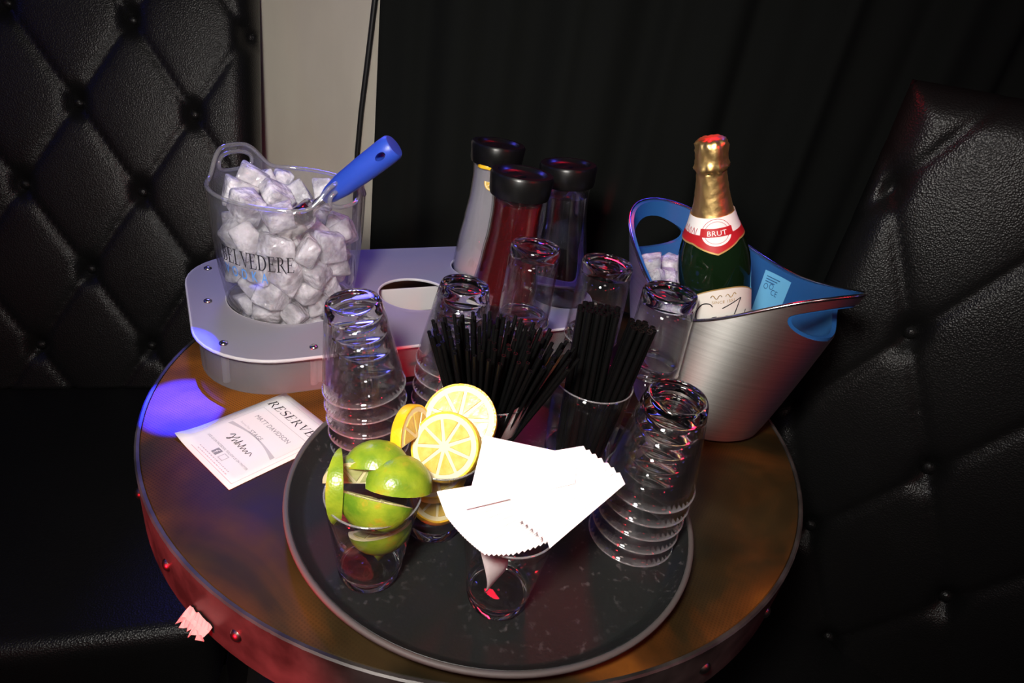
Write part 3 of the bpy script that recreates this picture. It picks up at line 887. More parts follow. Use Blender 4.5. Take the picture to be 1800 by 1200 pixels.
NORG = V(NAPK[0], NAPK[1], FLR + 0.0915 + 0.0075)
nm = [napkin_mesh(0.150, 0.012, 0.024, s) for s in range(3)]; ns_ = [napkin_mesh(0.080, 0.076, 0.030, 9 + s) for s in range(3)]
seq = []
NA, NB = 30, 8
for k in range(NA):                      # lower fan: long folded napkins turning about their right end
    f = k / (NA - 1)
    seq.append((nm[k % 3], (0.079, 0.060 - 0.014 * f), math.radians(238 - 29 * f), 0.056, float(np.interp(f, [0, 0.2, 0.4, 1], [0.098, 0.122, 0.138, 0.147])) / 0.150))
nt_ = napkin_mesh(0.080, 0.060, 0.012, 40)
for k in range(NB):                      # top: squarer napkins whose right corners step out one after another
    f = 1 - k / (NB - 1); phi = math.radians(26 - 6 * f)
    cx_, cy2 = (0.046 + 0.037 * f, 0.070 - 0.016 * f - 0.006 * f * f)
    if k == NB - 1: phi = math.radians(-2); cx_, cy2 = 0.046, 0.055
    seq.append((ns_[0] if k == NB - 1 else nt_, (cx_ - 0.080 * math.cos(phi), cy2 - 0.080 * math.sin(phi)), phi, 0.080, 1.0))
for k, (me, piv, phi, dep, sx_) in enumerate(seq):
    o = link('paper_napkin', me, M['napkin'], smooth=False)
    spin = Quaternion((0, 0, 1), phi)
    loc = Vector((piv[0], piv[1], 0.00046 * k)) 
    o.rotation_mode = 'QUATERNION'; o.rotation_quaternion = nq @ spin; o.scale = (sx_, 1, 1)
    o.location = NORG + nq @ loc
    lb = 'topmost white paper napkin of the fanned pile' if k == len(seq) - 1 else ('lowest white paper napkin of the fanned pile, resting on the tumbler' if k == 0 else 'white paper napkin between the top and bottom of the fanned pile')
    tag(o, lb, 'napkin', 'fanned paper napkins')
# napkin tail tucked into the tumbler
vs_, fs_ = [], []
for j in range(9):
    f = j / 8
    for i in range(7):
        g = i / 6 - 0.5
        x = -0.014 + 0.010 * math.sin(f * 2.2) + g * 0.020 * (1 - 0.5 * f); y = -0.010 - 0.008 * math.sin(f * 3) + g * 0.012
        vs_.append((NAPK[0] + x, NAPK[1] + y, TZ + FLR + 0.084 - 0.055 * f + 0.010 * g))
for j in range(8):
    for i in range(6):
        k = j * 7 + i; fs_.append((k, k + 1, k + 8, k + 7))
o = link('paper_napkin', mesh('napkin_tail', vs_, fs_), M['napkin']); s = o.modifiers.new('t', 'SOLIDIFY'); s.thickness = 0.0008
tag(o, 'crumpled napkin curled inside the tumbler under the fan', 'napkin')

# ================================================================== ACRYLIC CADDY
ca = math.radians(32); cd = Vector((math.cos(ca), math.sin(ca))); cn = Vector((-math.sin(ca), math.cos(ca)))
HOLD_Z = 0.053
ax0, ax1, n0_, n1_ = -0.333, 0.235, 0.058, 0.380


def rrect(x0, x1, y0, y1, r, n=10):
    p = []
    for (cx_, cy2, a0_) in ((x1 - r, y1 - r, 0), (x0 + r, y1 - r, PI / 2), (x0 + r, y0 + r, PI), (x1 - r, y0 + r, 1.5 * PI)):
        p += [(cx_ + r * math.cos(a0_ + PI / 2 * k / n), cy2 + r * math.sin(a0_ + PI / 2 * k / n)) for k in range(n + 1)]
    return p


def loc2(x, y): v = Vector((x, y)); return (v.dot(cd), v.dot(cn))


BUCK = (-0.293, 0.079)
CAR = [('lemonade', (-0.0515, 0.300), (0, 0)), ('red', (-0.003, 0.135), (0.0, 0.0)), ('water', (0.082, 0.244), (-0.024, -0.002))]


def circle(c, r, n=40): return [(c[0] + r * math.cos(2 * PI * k / n), c[1] + r * math.sin(2 * PI * k / n)) for k in range(n)]


hd = thing('bottle_caddy', 'frosted acrylic caddy with round holes holding bucket and carafes', 'caddy', V(0, 0, 0), Quaternion((0, 0, 1), ca))
holes = [circle(loc2(*BUCK), 0.0835), circle(loc2(-0.134, 0.155), 0.056)] + [circle(loc2(*c[1]), 0.054) for c in CAR]
pl = link('top_plate', plate('top_plate', [rrect(ax0, ax1, n0_, n1_, 0.095)] + holes, 0.0022), M['frost'], hd); pl.location.z = HOLD_Z - 0.0022
# bright polished edge lines of the plate
for k, lp in enumerate([rrect(ax0, ax1, n0_, n1_, 0.095)] + holes):
    cx_ = sum(p[0] for p in lp) / len(lp); cy2 = sum(p[1] for p in lp) / len(lp)
    e = tube('plate_edge', [(p[0], p[1], HOLD_Z - 0.0022) for p in lp], 0.0023, 6, closed=True)
    link('plate_edge', e, M['frost_edge'], hd)
sk = link('skirt', plate('skirt', [rrect(ax0 + .006, ax1 - .006, n0_ + .006, n1_ - .006, 0.09), rrect(ax0 + .009, ax1 - .009, n0_ + .009, n1_ - .009, 0.087)], (HOLD_Z - 0.0046) / 2 - 0.0001), M['frost_wall'], hd)
sk.location.z = (HOLD_Z - 0.0046) / 2 + 0.0001
iw = link('inner_wall', box('inner_wall', -0.155, 0.05, 0.245, 0.2485, 0.0002, HOLD_Z - 0.012, 0.0008, 1), M['frost_edge'], hd)
post = lathe('post', [(0, 0.0), (0.0042, 0.0), (0.0042, HOLD_Z - 0.005), (0, HOLD_Z - 0.005)], 14)
bolt = lathe('bolt', [(0, 0.0038), (0.003, 0.0034), (0.0052, 0.0018), (0.0056, 0.0)], 16)
for (px, py) in ((ax0 + 0.030, n0_ + 0.050), (ax0 + 0.127, n0_ + 0.020), (ax0 + 0.022, n0_ + 0.165), (ax0 + 0.30, n0_ + 0.020), (ax1 - 0.03, n1_ - 0.05), (ax0 + 0.03, n1_ - 0.05)):
    o = link('post', sharp(post), M['frost_edge'], hd); o.location = (px, py, 0.0002)
    b_ = link('bolt', bolt, M['chrome'], hd); b_.location = (px, py, HOLD_Z)
br_ = link('bracket', plate('bracket', [rrect(-0.016, 0.030, -0.0235, 0.0235, 0.004, 3)], 0.0018), M['frost_edge'], hd)
br_.rotation_euler = (PI / 2, 0, 0); br_.location = (ax0 + 0.140, n0_ + 0.022, 0.0245)

# ================================================================== VODKA ICE BUCKET
bk = thing('ice_bucket', 'clear acrylic ice bucket full of ice with black and blue lettering', 'ice bucket', V(*BUCK, 0.0))
RZ = [(0.0005, 0.068), (0.004, 0.0715), (0.053, 0.0812), (0.10, 0.0888), (0.15, 0.0937), (0.19, 0.0953), (0.26, 0.0965)]


def brad(z):
    for (z0, r0), (z1, r1_) in zip(RZ, RZ[1:]):
        if z <= z1: return r0 + (r1_ - r0) * max(0, (z - z0)) / (z1 - z0)
    return RZ[-1][1]


HA = [math.radians(158), math.radians(-22)]


def rimz(a):
    z = 0.2065
    for h in HA:
        d = abs((a - h + PI) % (2 * PI) - PI)
        z += 0.032 * math.exp(-(d / 0.44) ** 4)
    return z


na, nzs = 96, 18; TH = 0.0035
vs_, fs_ = [], []
for side in (0, 1):
    for j in range(nzs + 1):
        for i in range(na):
            a = 2 * PI * i / na; zt = rimz(a); zb = 0.0005 if side == 0 else 0.006
            z = zb + (zt - zb) * (j / nzs) ** 0.9; r = brad(z) - (TH if side else 0)
            vs_.append((r * math.cos(a), r * math.sin(a), z))
B2 = (nzs + 1) * na
for j in range(nzs):
    for i in range(na):
        i2 = (i + 1) % na
        fs_.append((j * na + i, j * na + i2, (j + 1) * na + i2, (j + 1) * na + i))
        fs_.append((B2 + j * na + i2, B2 + j * na + i, B2 + (j + 1) * na + i, B2 + (j + 1) * na + i2))
for i in range(na):
    i2 = (i + 1) % na; fs_.append((nzs * na + i, nzs * na + i2, B2 + nzs * na + i2, B2 + nzs * na + i))
fs_.append(tuple(range(na - 1, -1, -1))); fs_.append(tuple(B2 + i for i in range(na)))
body = mesh('body', vs_, fs_)


def hole_loop(a, zc, hw, hh, n=32, sup=2.4):
    p = []
    for k in range(n):
        t = 2 * PI * k / n; c_, s_ = math.cos(t), math.sin(t)
        p.append((hw * math.copysign(abs(c_) ** (2 / sup), c_), hh * math.copysign(abs(s_) ** (2 / sup), s_) * (1.0 if s_ > 0 else 0.75)))
    return p


cut = []
for h in HA:
    lp = hole_loop(h, 0, 0.027, 0.0125)
    v2, f2 = [], []
    er = Vector((math.cos(h), math.sin(h), 0)); et = Vector((-math.sin(h), math.cos(h), 0))
    for rr in (0.07, 0.12):
        for (u, w_) in lp: v2.append(er * rr + et * u + Vector((0, 0, 0.2165 + w_)))
    n_ = len(lp)
    f2 = [tuple(range(n_))[::-1], tuple(range(n_, 2 * n_))] + [(i, (i + 1) % n_, n_ + (i + 1) % n_, n_ + i) for i in range(n_)]
    c_ = mesh('cut', v2, f2)
    bm = bmesh.new(); bm.from_mesh(c_); bmesh.ops.recalc_face_normals(bm, faces=bm.faces); bm.to_mesh(c_); bm.free()
    cut.append(c_)
bod = boolean_cut(body, cut); bod.name = 'body'
link('body', sharp(bod, 45), M['acrylic'], bk)
link('rim', tube('rim', [((brad(rimz(a)) - TH / 2) * math.cos(a), (brad(rimz(a)) - TH / 2) * math.sin(a), rimz(a)) for a in [2 * PI * i / 120 for i in range(120)]], 0.0028, 8, closed=True), M['acrylic_edge'], bk)
for h in HA:
    lp = hole_loop(h, 0, 0.0275, 0.013, 40); pp = []
    for (u, w_) in lp:
        z = 0.2165 + w_; aa = h + u / brad(z); r = brad(z) - TH / 2
        pp.append((r * math.cos(aa), r * math.sin(aa), z))
    link('handle_opening', tube('handle_opening', pp, 0.0027, 8, closed=True), M['acrylic_edge'], bk)


def wrap(me, a_start, z0, width, a_end, rad=brad, out=0.0008):
    def fn(c):
        a = math.radians(a_start + (a_end - a_start) * c.x / width); z = z0 + c.y; r = rad(z) + out
        return Vector((r * math.cos(a), r * math.sin(a), z))
    return remap(me, fn)


tm, tw = serif_text('lettering', 'BELVEDERE', 0.0205, 0.06)
link('lettering', wrap(tm, -123, 0.1285, tw, -64.5), M['black_print'], bk, smooth=False)['label'] = 'black serif lettering'
tm = text_mesh('lettering', 'VODKA', 0.020, spacing=1.9); pp = pts_of(tm)
link('lettering', wrap(tm, -122, 0.1115, pp[:, 0].max(), -84), M['blue_print'], bk, smooth=False)['label'] = 'blue sans lettering'


# ---- ice
def ice_mesh(seed, s=0.5):
    r_ = random.Random(seed); bm = bmesh.new(); bmesh.ops.create_cube(bm, size=1)
    sc = [r_.uniform(0.7, 1.2) for _ in range(3)]
    for v in bm.verts:
        v.co = Vector([v.co[k] * sc[k] + r_.uniform(-.14, .14) for k in range(3)])
    bmesh.ops.bevel(bm, geom=bm.edges[:], offset=0.13, segments=3, affect='EDGES', profile=0.5)
    me = bpy.data.meshes.new('ice_cube'); bm.to_mesh(me); bm.free(); return sharp(me, 55)


ices = [ice_mesh(s) for s in range(7)]


def rq(r_):
    q = Quaternion((r_.gauss(0, 1), r_.gauss(0, 1), r_.gauss(0, 1), r_.gauss(0, 1))); q.normalize(); return q


def put_ice(p, size, r_, label, group):
    o = link('ice_cube', ices[r_.randrange(7)], None); o.data.materials or o.data.materials.append(M['ice'])
    o.location = p; o.rotation_mode = 'QUATERNION'; o.rotation_quaternion = rq(r_); o.scale = (size,) * 3
    tag(o, label, 'ice cube', group)


r3 = random.Random(21); z = 0.024; layer = 0
while z < 0.172:
    R_ = brad(z) - TH - 0.0262
    for rr in (R_, R_ - 0.034, R_ - 0.064):
        if rr < -0.01: continue
        rr = max(rr, 0.0); cnt = max(1, int(2 * PI * rr / 0.0335))
        for k in range(cnt):
            a = 2 * PI * (k + 0.5 * (layer % 2) + r3.uniform(-.10, .10)) / cnt + rr * 40
            put_ice(V(BUCK[0] + rr * math.cos(a), BUCK[1] + rr * math.sin(a), z + r3.uniform(-.003, .003)), r3.uniform(0.0285, 0.034), r3, 'ice cube in the clear acrylic bucket', 'ice in the clear bucket')
    z += 0.0305; layer += 1
for (x, y, zz) in ((-0.05, 0.035, 0.193), (-0.03, 0.05, 0.196), (0.0, 0.03, 0.192), (-0.06, -0.01, 0.19), (-0.035, -0.045, 0.188), (0.01, -0.055, 0.187), (-0.015, 0.0, 0.194), (0.03, 0.045, 0.190), (-0.055, 0.012, 0.203)):
    put_ice(V(BUCK[0] + x, BUCK[1] + y, zz), 0.030, r3, 'ice cube in the clear acrylic bucket', 'ice in the clear bucket')

# ---- ice scoop
tip = V(-0.150, 0.035, 0.290); neck = V(-0.232, 0.040, 0.213)
d_ = (tip - neck).normalized()
sc = thing('ice_scoop', 'blue-handled steel ice scoop stuck in the ice', 'scoop', neck, qalign((0, 0, 1), d_))
Lh = (tip - neck).length
hp = [(0, -0.001), (0.007, 0.0), (0.0105, 0.010), (0.0135, 0.03), (0.0150, Lh * 0.6), (0.0155, Lh - 0.012), (0.0150, Lh - 0.003), (0.0130, Lh), (0, Lh + 0.001)]
hme = lathe('handle', hp, 28)
v2 = [(0.004 * math.cos(2 * PI * k / 20), sgn * 0.03, Lh - 0.016 + 0.007 * math.sin(2 * PI * k / 20)) for sgn in (-1, 1) for k in range(20)]
f2 = [tuple(range(20)), tuple(range(39, 19, -1))] + [(i, 20 + i, 20 + (i + 1) % 20, (i + 1) % 20) for i in range(20)]
cme = mesh('c', v2, f2); bm = bmesh.new(); bm.from_mesh(cme); bmesh.ops.recalc_face_normals(bm, faces=bm.faces); bm.to_mesh(cme); bm.free()
hme = boolean_cut(hme, [cme]); link('handle', sharp(hme, 40), M['blue_plastic'], sc)
link('shaft', tube('shaft', [(0, 0, 0.004), (0, 0.0, -0.012), (0.002, 0, -0.03)], 0.006, 10, radii=[0.0065, 0.006, 0.008]), M['steel_in'], sc)
vs_, fs_ = [], []
for j in range(9):
    zz = -0.022 - 0.050 * j / 8; rr = 0.024 * math.sin(min(1, (j + 0.6) / 3.2) * PI / 2)
    for i in range(13):
        a = PI * 1.15 * (i / 12 - 0.5); vs_.append((rr * math.cos(a) - 0.008, rr * math.sin(a), zz))
for j in range(8):
    for i in range(12):
        k = j * 13 + i; fs_.append((k, k + 1, k + 14, k + 13))
o = link('bowl', mesh('bowl', vs_, fs_), M['steel_in'], sc); s = o.modifiers.new('t', 'SOLIDIFY'); s.thickness = 0.0012

# ================================================================== CARAFES
CH = 0.262


def crad(z): # outer radius of the hourglass body
    P_ = [(0, 0.046), (0.02, 0.0495), (0.06, 0.0500), (0.10, 0.0465), (0.14, 0.0405), (0.18, 0.0355), (0.21, 0.0345), (0.235, 0.0365)]
    for (z0, r0), (z1, r1_) in zip(P_, P_[1:]):
        if z <= z1:
            f = (z - z0) / (z1 - z0); f = f * f * (3 - 2 * f) * 0.5 + f * 0.5; return r0 + (r1_ - r0) * f
    return P_[-1][1]


def carafe(label, pos, lean, liquid, level):
    ax = Vector((lean[0], lean[1], CH)).normalized()
    t = thing('carafe', label, 'carafe', V(pos[0], pos[1], 0.0004), qalign((0, 0, 1), ax), 'lidded carafes in the caddy')
    zs = [0.235 * k / 24 for k in range(25)]
    pr = [(0, 0.001), (0.040, 0.0), (0.0455, 0.0015)] + [(crad(z), z) for z in zs[1:]] + [(crad(z) - 0.002, z) for z in reversed(zs[1:])] + [(0.043, 0.006), (0, 0.005)]
    link('body', lathe('body', pr, 48), M['clear'], t)
    lp = [(0, 0.0055), (0.040, 0.006), (0.0432, 0.008)] + [(crad(z) - 0.0024, z) for z in zs[1:] if 0.01 < z < level] + [(crad(level) - 0.0024, level), (0, level)]
    link('liquid', sharp(lathe('liquid', lp, 48), 60), M[liquid], t)
    ld = [(0, CH - 0.006), (0.026, CH - 0.006), (0.030, CH - 0.004), (0.033, CH), (0.0405, CH - 0.0005), (0.0425, CH - 0.004), (0.0408, CH - 0.026), (0.0395, CH - 0.031), (0.0368, CH - 0.032), (0.0368, CH - 0.028), (0, CH - 0.028)]
    l_ = link('lid', sharp(lathe('lid', ld, 48), 40), M['black_plastic'], t)
    f_ = link('spout_flap', box('spout_flap', -0.010, 0.010, -0.036, -0.002, CH - 0.0055, CH - 0.0015, 0.0015, 2), M['black_plastic'], l_)
    f_.rotation_euler = (0, 0, math.radians(-40))
    return t


carafe('carafe of cloudy lemon drink with lemon pieces under its black lid', CAR[0][1], CAR[0][2], 'lemonade', 0.226)
carafe('carafe of dark red juice with black lid', CAR[1][1], CAR[1][2], 'red_juice', 0.222)
carafe('carafe of clear water with black lid, leaning in the caddy', CAR[2][1], CAR[2][2], 'water', 0.215)
lemon_slice('lemon_slice', V(CAR[0][1][0] - 0.010, CAR[0][1][1] - 0.024, 0.2285), face_rot((0.05, 0.1, 1.0)), 'lemon slice floating at the top of the lemonade carafe', 0.0155, 0.005, 0, 2 * PI, None)
lemon_slice('lemon_slice', V(CAR[0][1][0] + 0.001, CAR[0][1][1] - 0.0345, 0.2075), face_rot((0.15, -1.0, 0.1)), 'half lemon slice pressed against the lemonade carafe wall', 0.0125, 0.0024, PI, 2 * PI, None)

# ================================================================== STEEL CHAMPAGNE BUCKET
SB = (0.278, 0.070); sang = math.radians(-50)
sbk = thing('champagne_bucket', 'brushed steel champagne bucket with blue inside and pierced pointed ends', 'wine bucket', V(SB[0], SB[1], 0.0), Quaternion((0, 0, 1), sang))
BOFF = Vector((0.010, -0.014))                    # the foot sits a little off the middle of the mouth (bucket frame below)
boff = Vector((BOFF.x * math.cos(-sang) - BOFF.y * math.sin(-sang), BOFF.x * math.sin(-sang) + BOFF.y * math.cos(-sang)))


RIMZ = [0.242, 0.223, 0.208, 0.198, 0.194, 0.197, 0.207, 0.221, 0.238, 0.243, 0.233, 0.211, 0.184, 0.163, 0.156, 0.173, 0.198, 0.226]


def s_rim(t): # rim height by angle in steps of 20 degrees, high at the two ends
    a = math.degrees(t)
    return float(np.mean(np.interp([a + d for d in (-8, -4, 0, 4, 8)], range(0, 361, 20), RIMZ + RIMZ[:1], period=360)))


def s_top(t):
    a, b, e = (0.158, 0.110, 1.65) if math.cos(t) > 0 else (0.158, 0.110, 2.1)
    return 1.0 / ((abs(math.cos(t)) / a) ** e + (abs(math.sin(t)) / b) ** e) ** (1 / e)


def s_pt(t, z, inset=0.0):
    f = min(1.0, max(0.0, z) / 0.158); g = f ** 0.75
    gz = z / 0.235
    lo, hi = 0.084, s_top(t)
    w = min(1.15, gz) ** 0.8
    r = lo + (hi - lo) * w
    if z < 0.008: r -= 0.010 * (1 - z / 0.008) ** 2
    r -= inset
    return Vector((r * math.cos(t) + boff.x * (1 - min(1, w)), r * math.sin(t) + boff.y * (1 - min(1, w)), z))


def shell(name, in0, in1, zlow, drop):
    na_, nj = 144, 28; vs_, fs_ = [], []
    for side, ins in ((0, in0), (1, in1)):
        for j in range(nj + 1):
            for i in range(na_):
                t = 2 * PI * i / na_; zt = s_rim(t) - drop; zb = zlow + (0.0 if side == 0 else 0.003)
                vs_.append(s_pt(t, zb + (zt - zb) * j / nj, ins))
    B_ = (nj + 1) * na_
    for j in range(nj):
        for i in range(na_):
            i2 = (i + 1) % na_
            fs_.append((j * na_ + i, j * na_ + i2, (j + 1) * na_ + i2, (j + 1) * na_ + i))
            fs_.append((B_ + j * na_ + i2, B_ + j * na_ + i, B_ + (j + 1) * na_ + i, B_ + (j + 1) * na_ + i2))
    for i in range(na_):
        i2 = (i + 1) % na_; fs_.append((nj * na_ + i, nj * na_ + i2, B_ + nj * na_ + i2, B_ + nj * na_ + i))
    fs_.append(tuple(range(na_ - 1, -1, -1))); fs_.append(tuple(B_ + i for i in range(na_)))
    return mesh(name, vs_, fs_)


def end_cutter(end, grow, r0=0.05, r1=0.22):
    """D-shaped handle opening just under the pointed end"""
    lp = []
    for k in range(36):
        t = 2 * PI * k / 36; c_, s_ = math.cos(t), math.sin(t)
        u = (0.052 + grow) * math.copysign(abs(c_) ** 0.9, c_); w_ = (0.021 + grow) * s_
        if s_ > 0: w_ *= 1 - 0.45 * (abs(u) / 0.055) ** 2
        lp.append((u, w_))
    v2 = []
    for rr in (r0, r1):
        for (u, w_) in lp: v2.append((end * rr, u, 0.2005 + w_ - 0.0))
    n_ = len(lp); f2 = [tuple(range(n_)), tuple(range(n_, 2 * n_))] + [(i, (i + 1) % n_, n_ + (i + 1) % n_, n_ + i) for i in range(n_)]
    c_ = mesh('cut', v2, f2); bm = bmesh.new(); bm.from_mesh(c_); bmesh.ops.recalc_face_normals(bm, faces=bm.faces); bm.to_mesh(c_); bm.free()
    return c_


outer = boolean_cut(shell('outer_shell', 0.0, 0.0012, 0.0005, 0.0), [end_cutter(1, 0.004), end_cutter(-1, 0.004)])
link('outer_shell', sharp(outer, 40), M['brushed'], sbk)
inner = boolean_cut(shell('inner_liner', 0.0016, 0.0065, 0.004, 0.0012), [end_cutter(1, 0.0), end_cutter(-1, 0.0)])
link('inner_liner', sharp(inner, 40), M['blue_liner'], sbk)
link('rim_edge', tube('rim_edge', [s_pt(t, s_rim(t), 0.0004) for t in [2 * PI * i / 160 for i in range(160)]], 0.0022, 6, closed=True), M['chrome'], sbk)
# product sticker inside the liner (flat print, bent to the wall)
tc = math.radians(84)


def on_inner(u, w_, out=0.0):
    t = tc + u / 0.118; z = 0.158 + w_
    return s_pt(t, z, 0.0069 + out)


vs_, fs_ = [], []
for j in range(7):
    for i in range(9): vs_.append(on_inner(-0.026 + 0.052 * i / 8, -0.032 + 0.060 * j / 6))
for j in range(6):
    for i in range(8):
        k = j * 9 + i; fs_.append((k, k + 1, k + 10, k + 9))
stk = link('sticker', mesh('sticker', vs_, fs_), M['sticker'], sbk); stk['label'] = 'pale blue product sticker'
tm = text_mesh('print', 'CE', 0.011)
link('print', remap(tm, lambda c: on_inner(0.004 - c.x, 0.000 + c.y, 0.0004)), M['sticker_ink'], stk, smooth=False)
for (u, w_) in ((0.016, 0.008), (0.006, 0.010)):
    link('print', remap(lathe('print', [(0.0030, 0), (0.0040, 0)], 20), lambda c: on_inner(u + c.x, w_ + c.y, 0.0004)), M['sticker_ink'], stk, smooth=False)
for k in range(3):
    link('print', remap(box('print', 0, 0.026 - 0.004 * k, 0, 0.0012, 0, 0.0001), lambda c: on_inner(0.020 - c.x, 0.021 - 0.0035 * k + c.y, 0.0004)), M['sticker_ink'], stk, smooth=False)

r4 = random.Random(77); cnt = 0; pos = []
BB, BT = V(0.306, 0.045, 0.032), V(0.193, 0.016, 0.357); bax = (BT - BB).normalized()
tries = 0
while tries < 6000 and cnt < 62:
    tries += 1
    t = r4.uniform(0, 2 * PI); z = r4.uniform(0.07, (0.122 if math.sin(t) > 0.2 and math.cos(t) > -0.6 else 0.150) + 0.02 * max(0, -math.cos(t))); f = math.sqrt(r4.uniform(0, 1))
    p = s_pt(t, z, 0.021); c0 = s_pt(0, z, 0.021) + s_pt(PI, z, 0.021); c0 = c0 / 2
    p = c0 + (p - c0) * f; wp = Vector((SB[0] + p.x * math.cos(sang) - p.y * math.sin(sang), SB[1] + p.x * math.sin(sang) + p.y * math.cos(sang), TZ + z))
    rel = wp - BB; dist = (rel - bax * rel.dot(bax)).length
    if dist < 0.045 + 0.014: continue
    if any((wp - q).length < 0.0225 for q in pos): continue
    pos.append(wp); cnt += 1
    put_ice(wp, r4.uniform(0.024, 0.030), r4, 'ice cube packed round the bottle in the steel bucket', 'ice in the steel bucket')

# ================================================================== CHAMPAGNE BOTTLE
LB = (BT - BB).length; RB = 0.0420
side = Vector((CAM.x - BB.x, CAM.y - BB.y, CAM.z - BB.z)); side = (side - bax * side.dot(bax)).normalized()
xq = side.cross(bax)    # local -y faces out over the front rim
mq = Matrix((( -xq.x, -side.x, bax.x), (-xq.y, -side.y, bax.y), (-xq.z, -side.z, bax.z))).to_quaternion()
bt = thing('champagne_bottle', 'dark green champagne bottle with gold foil neck leaning in the bucket', 'bottle', BB, mq)
BP = [(0.0, 0.034), (0.004, 0.040), (0.010, RB), (0.190, RB), (0.205, 0.0413), (0.218, 0.0391), (0.232, 0.0344), (0.251, 0.0265), (0.266, 0.0220), (0.282, 0.0186), (0.298, 0.0164), (0.316, 0.0148)]


def btr(z):
    for (z0, r0), (z1, r1_) in zip(BP, BP[1:]):
        if z <= z1:
            return r0 + (r1_ - r0) * (z - z0) / (z1 - z0)
    return BP[-1][1]


SC = LB / 0.345
zz = [0.316 * k / 62 for k in range(63)]
sm = [(sum(btr(min(.316, max(0.0, z + d))) for d in (-.006, -.003, 0, .003, .006)) / 5 if 0.015 < z else btr(z)) for z in zz]


def brs(z): return float(np.interp(z, zz, sm))


link('glass', lathe('glass', [(0, 0.006), (0.030, 0.001)] + list(zip(sm, zz)) + [(0.0135, 0.317), (0, 0.317)], 64), M['wine_glass'], bt)
fo = [(brs(z) + 0.0007, z) for z in np.linspace(0.256, 0.311, 22)]
fo[0] = (fo[0][0] - 0.0004, fo[0][1])
vs_m = lathe('foil', fo + [(0.0160, 0.3125), (0.0183, 0.3145), (0.0186, 0.3185), (0.0171, 0.3225), (0.0168, 0.330), (0.0171, 0.338), (0.0164, 0.3435), (0.0126, 0.3465), (0, 0.347)], 64)
r5 = random.Random(4)
for v in vs_m.vertices:
    rr = math.hypot(v.co.x, v.co.y)
    if rr > 0.003:
        a = math.atan2(v.co.y, v.co.x); amp = 0.0008 if v.co.z > 0.3115 else 0.00012
        k = 1 + (amp * (math.sin(a * 11 + v.co.z * 300) + math.sin(a * 5 - v.co.z * 700)) + r5.uniform(-amp, amp) * 0.6) / rr
        v.co.x *= k; v.co.y *= k
link('foil', vs_m, M['foil'], bt)


def bwrap(a, z, out): r = brs(z) + out + 0.0010; return Vector((r * math.cos(a), r * math.sin(a), z))


def on_b(u, w_, out, zc, rc):  # u along the girth, w up the bottle, on the face turned to the room
    return bwrap(-PI / 2 + math.radians(FA) + u / rc, zc + w_, out)


FA = 0


def sheet(name, fn_lo, fn_hi, u0, u1, zc, rc, out, nu=28, nw=6):
    vs_, fs_ = [], []
    for j in range(nw + 1):
        for i in range(nu + 1):
            u = u0 + (u1 - u0) * i / nu; lo, hi = fn_lo(u), fn_hi(u)
            vs_.append(on_b(u, lo + (hi - lo) * j / nw, out, zc, rc))
    for j in range(nw):
        for i in range(nu):
            k = j * (nu + 1) + i; fs_.append((k, k + 1, k + nu + 2, k + nu + 1))
    return mesh(name, vs_, fs_)


zc, rc = 0.2515, 0.0268
FA = 8
col_ = link('collar_label', sheet('collar_label', lambda u: -0.012, lambda u: 0.014, -0.072, 0.072, zc, rc, 0.0009, 60), M['collar_white'], bt)
link('red_band', sheet('red_band', lambda u: -0.013 - 0.010 * max(0, 1 - abs(u) / 0.022), lambda u: -0.004 if abs(u) > 0.020 else -0.004, -0.070, 0.070, zc, rc, 0.0013, 80, 5), M['red_print'], col_)
link('gold_line', sheet('gold_line', lambda u: -0.0148 - 0.010 * max(0, 1 - abs(u) / 0.022), lambda u: -0.013 - 0.010 * max(0, 1 - abs(u) / 0.022), -0.070, 0.070, zc, rc, 0.0012, 80, 1), M['gold_print'], col_)
med = lathe('medallion', [(0, 0), (0.0075, 0), (0.0145, 0)], 40)
link('medallion', remap(med, lambda c: on_b(c.x * 1.05, c.y - 0.001, 0.0017, zc, rc)), M['collar_white'], col_)
for (ra, rb_) in ((0.0140, 0.0145), (0.0112, 0.0116)):
    link('medallion_ring', remap(lathe('medallion_ring', [(ra, 0), (rb_, 0)], 40), lambda c: on_b(c.x * 1.05, c.y - 0.001, 0.0020, zc, rc)), M['red_print'], col_)
link('band', sheet('band', lambda u: -0.0055, lambda u: 0.0035, -0.0162, 0.0162, zc, rc, 0.0021, 16, 2), M['red_print'], col_)
tm = text_mesh('lettering', 'BRUT', 0.0075, 'CENTER', 1.05)
link('lettering', remap(tm, lambda c: on_b(c.x, c.y - 0.0040, 0.0026, zc, rc)), M['collar_white'], col_, smooth=False)
# script flourish on the collar
fl_pts = [(-0.040 + 0.020 * k / 30, -0.001 + 0.004 * math.sin(k * 0.9) * (1 if k % 9 else 1.6), 0) for k in range(31)]
link('script', remap(tube('script', fl_pts, 0.00035, 4), lambda c: on_b(c.x, c.y, 0.0014, zc, rc)), M['red_print'], col_)
# front label
FA = 14; zc, rc = 0.138, RB
half = 0.044


def ltop(u): return 0.048 - 0.020 * (abs(u) / half) ** 2.2


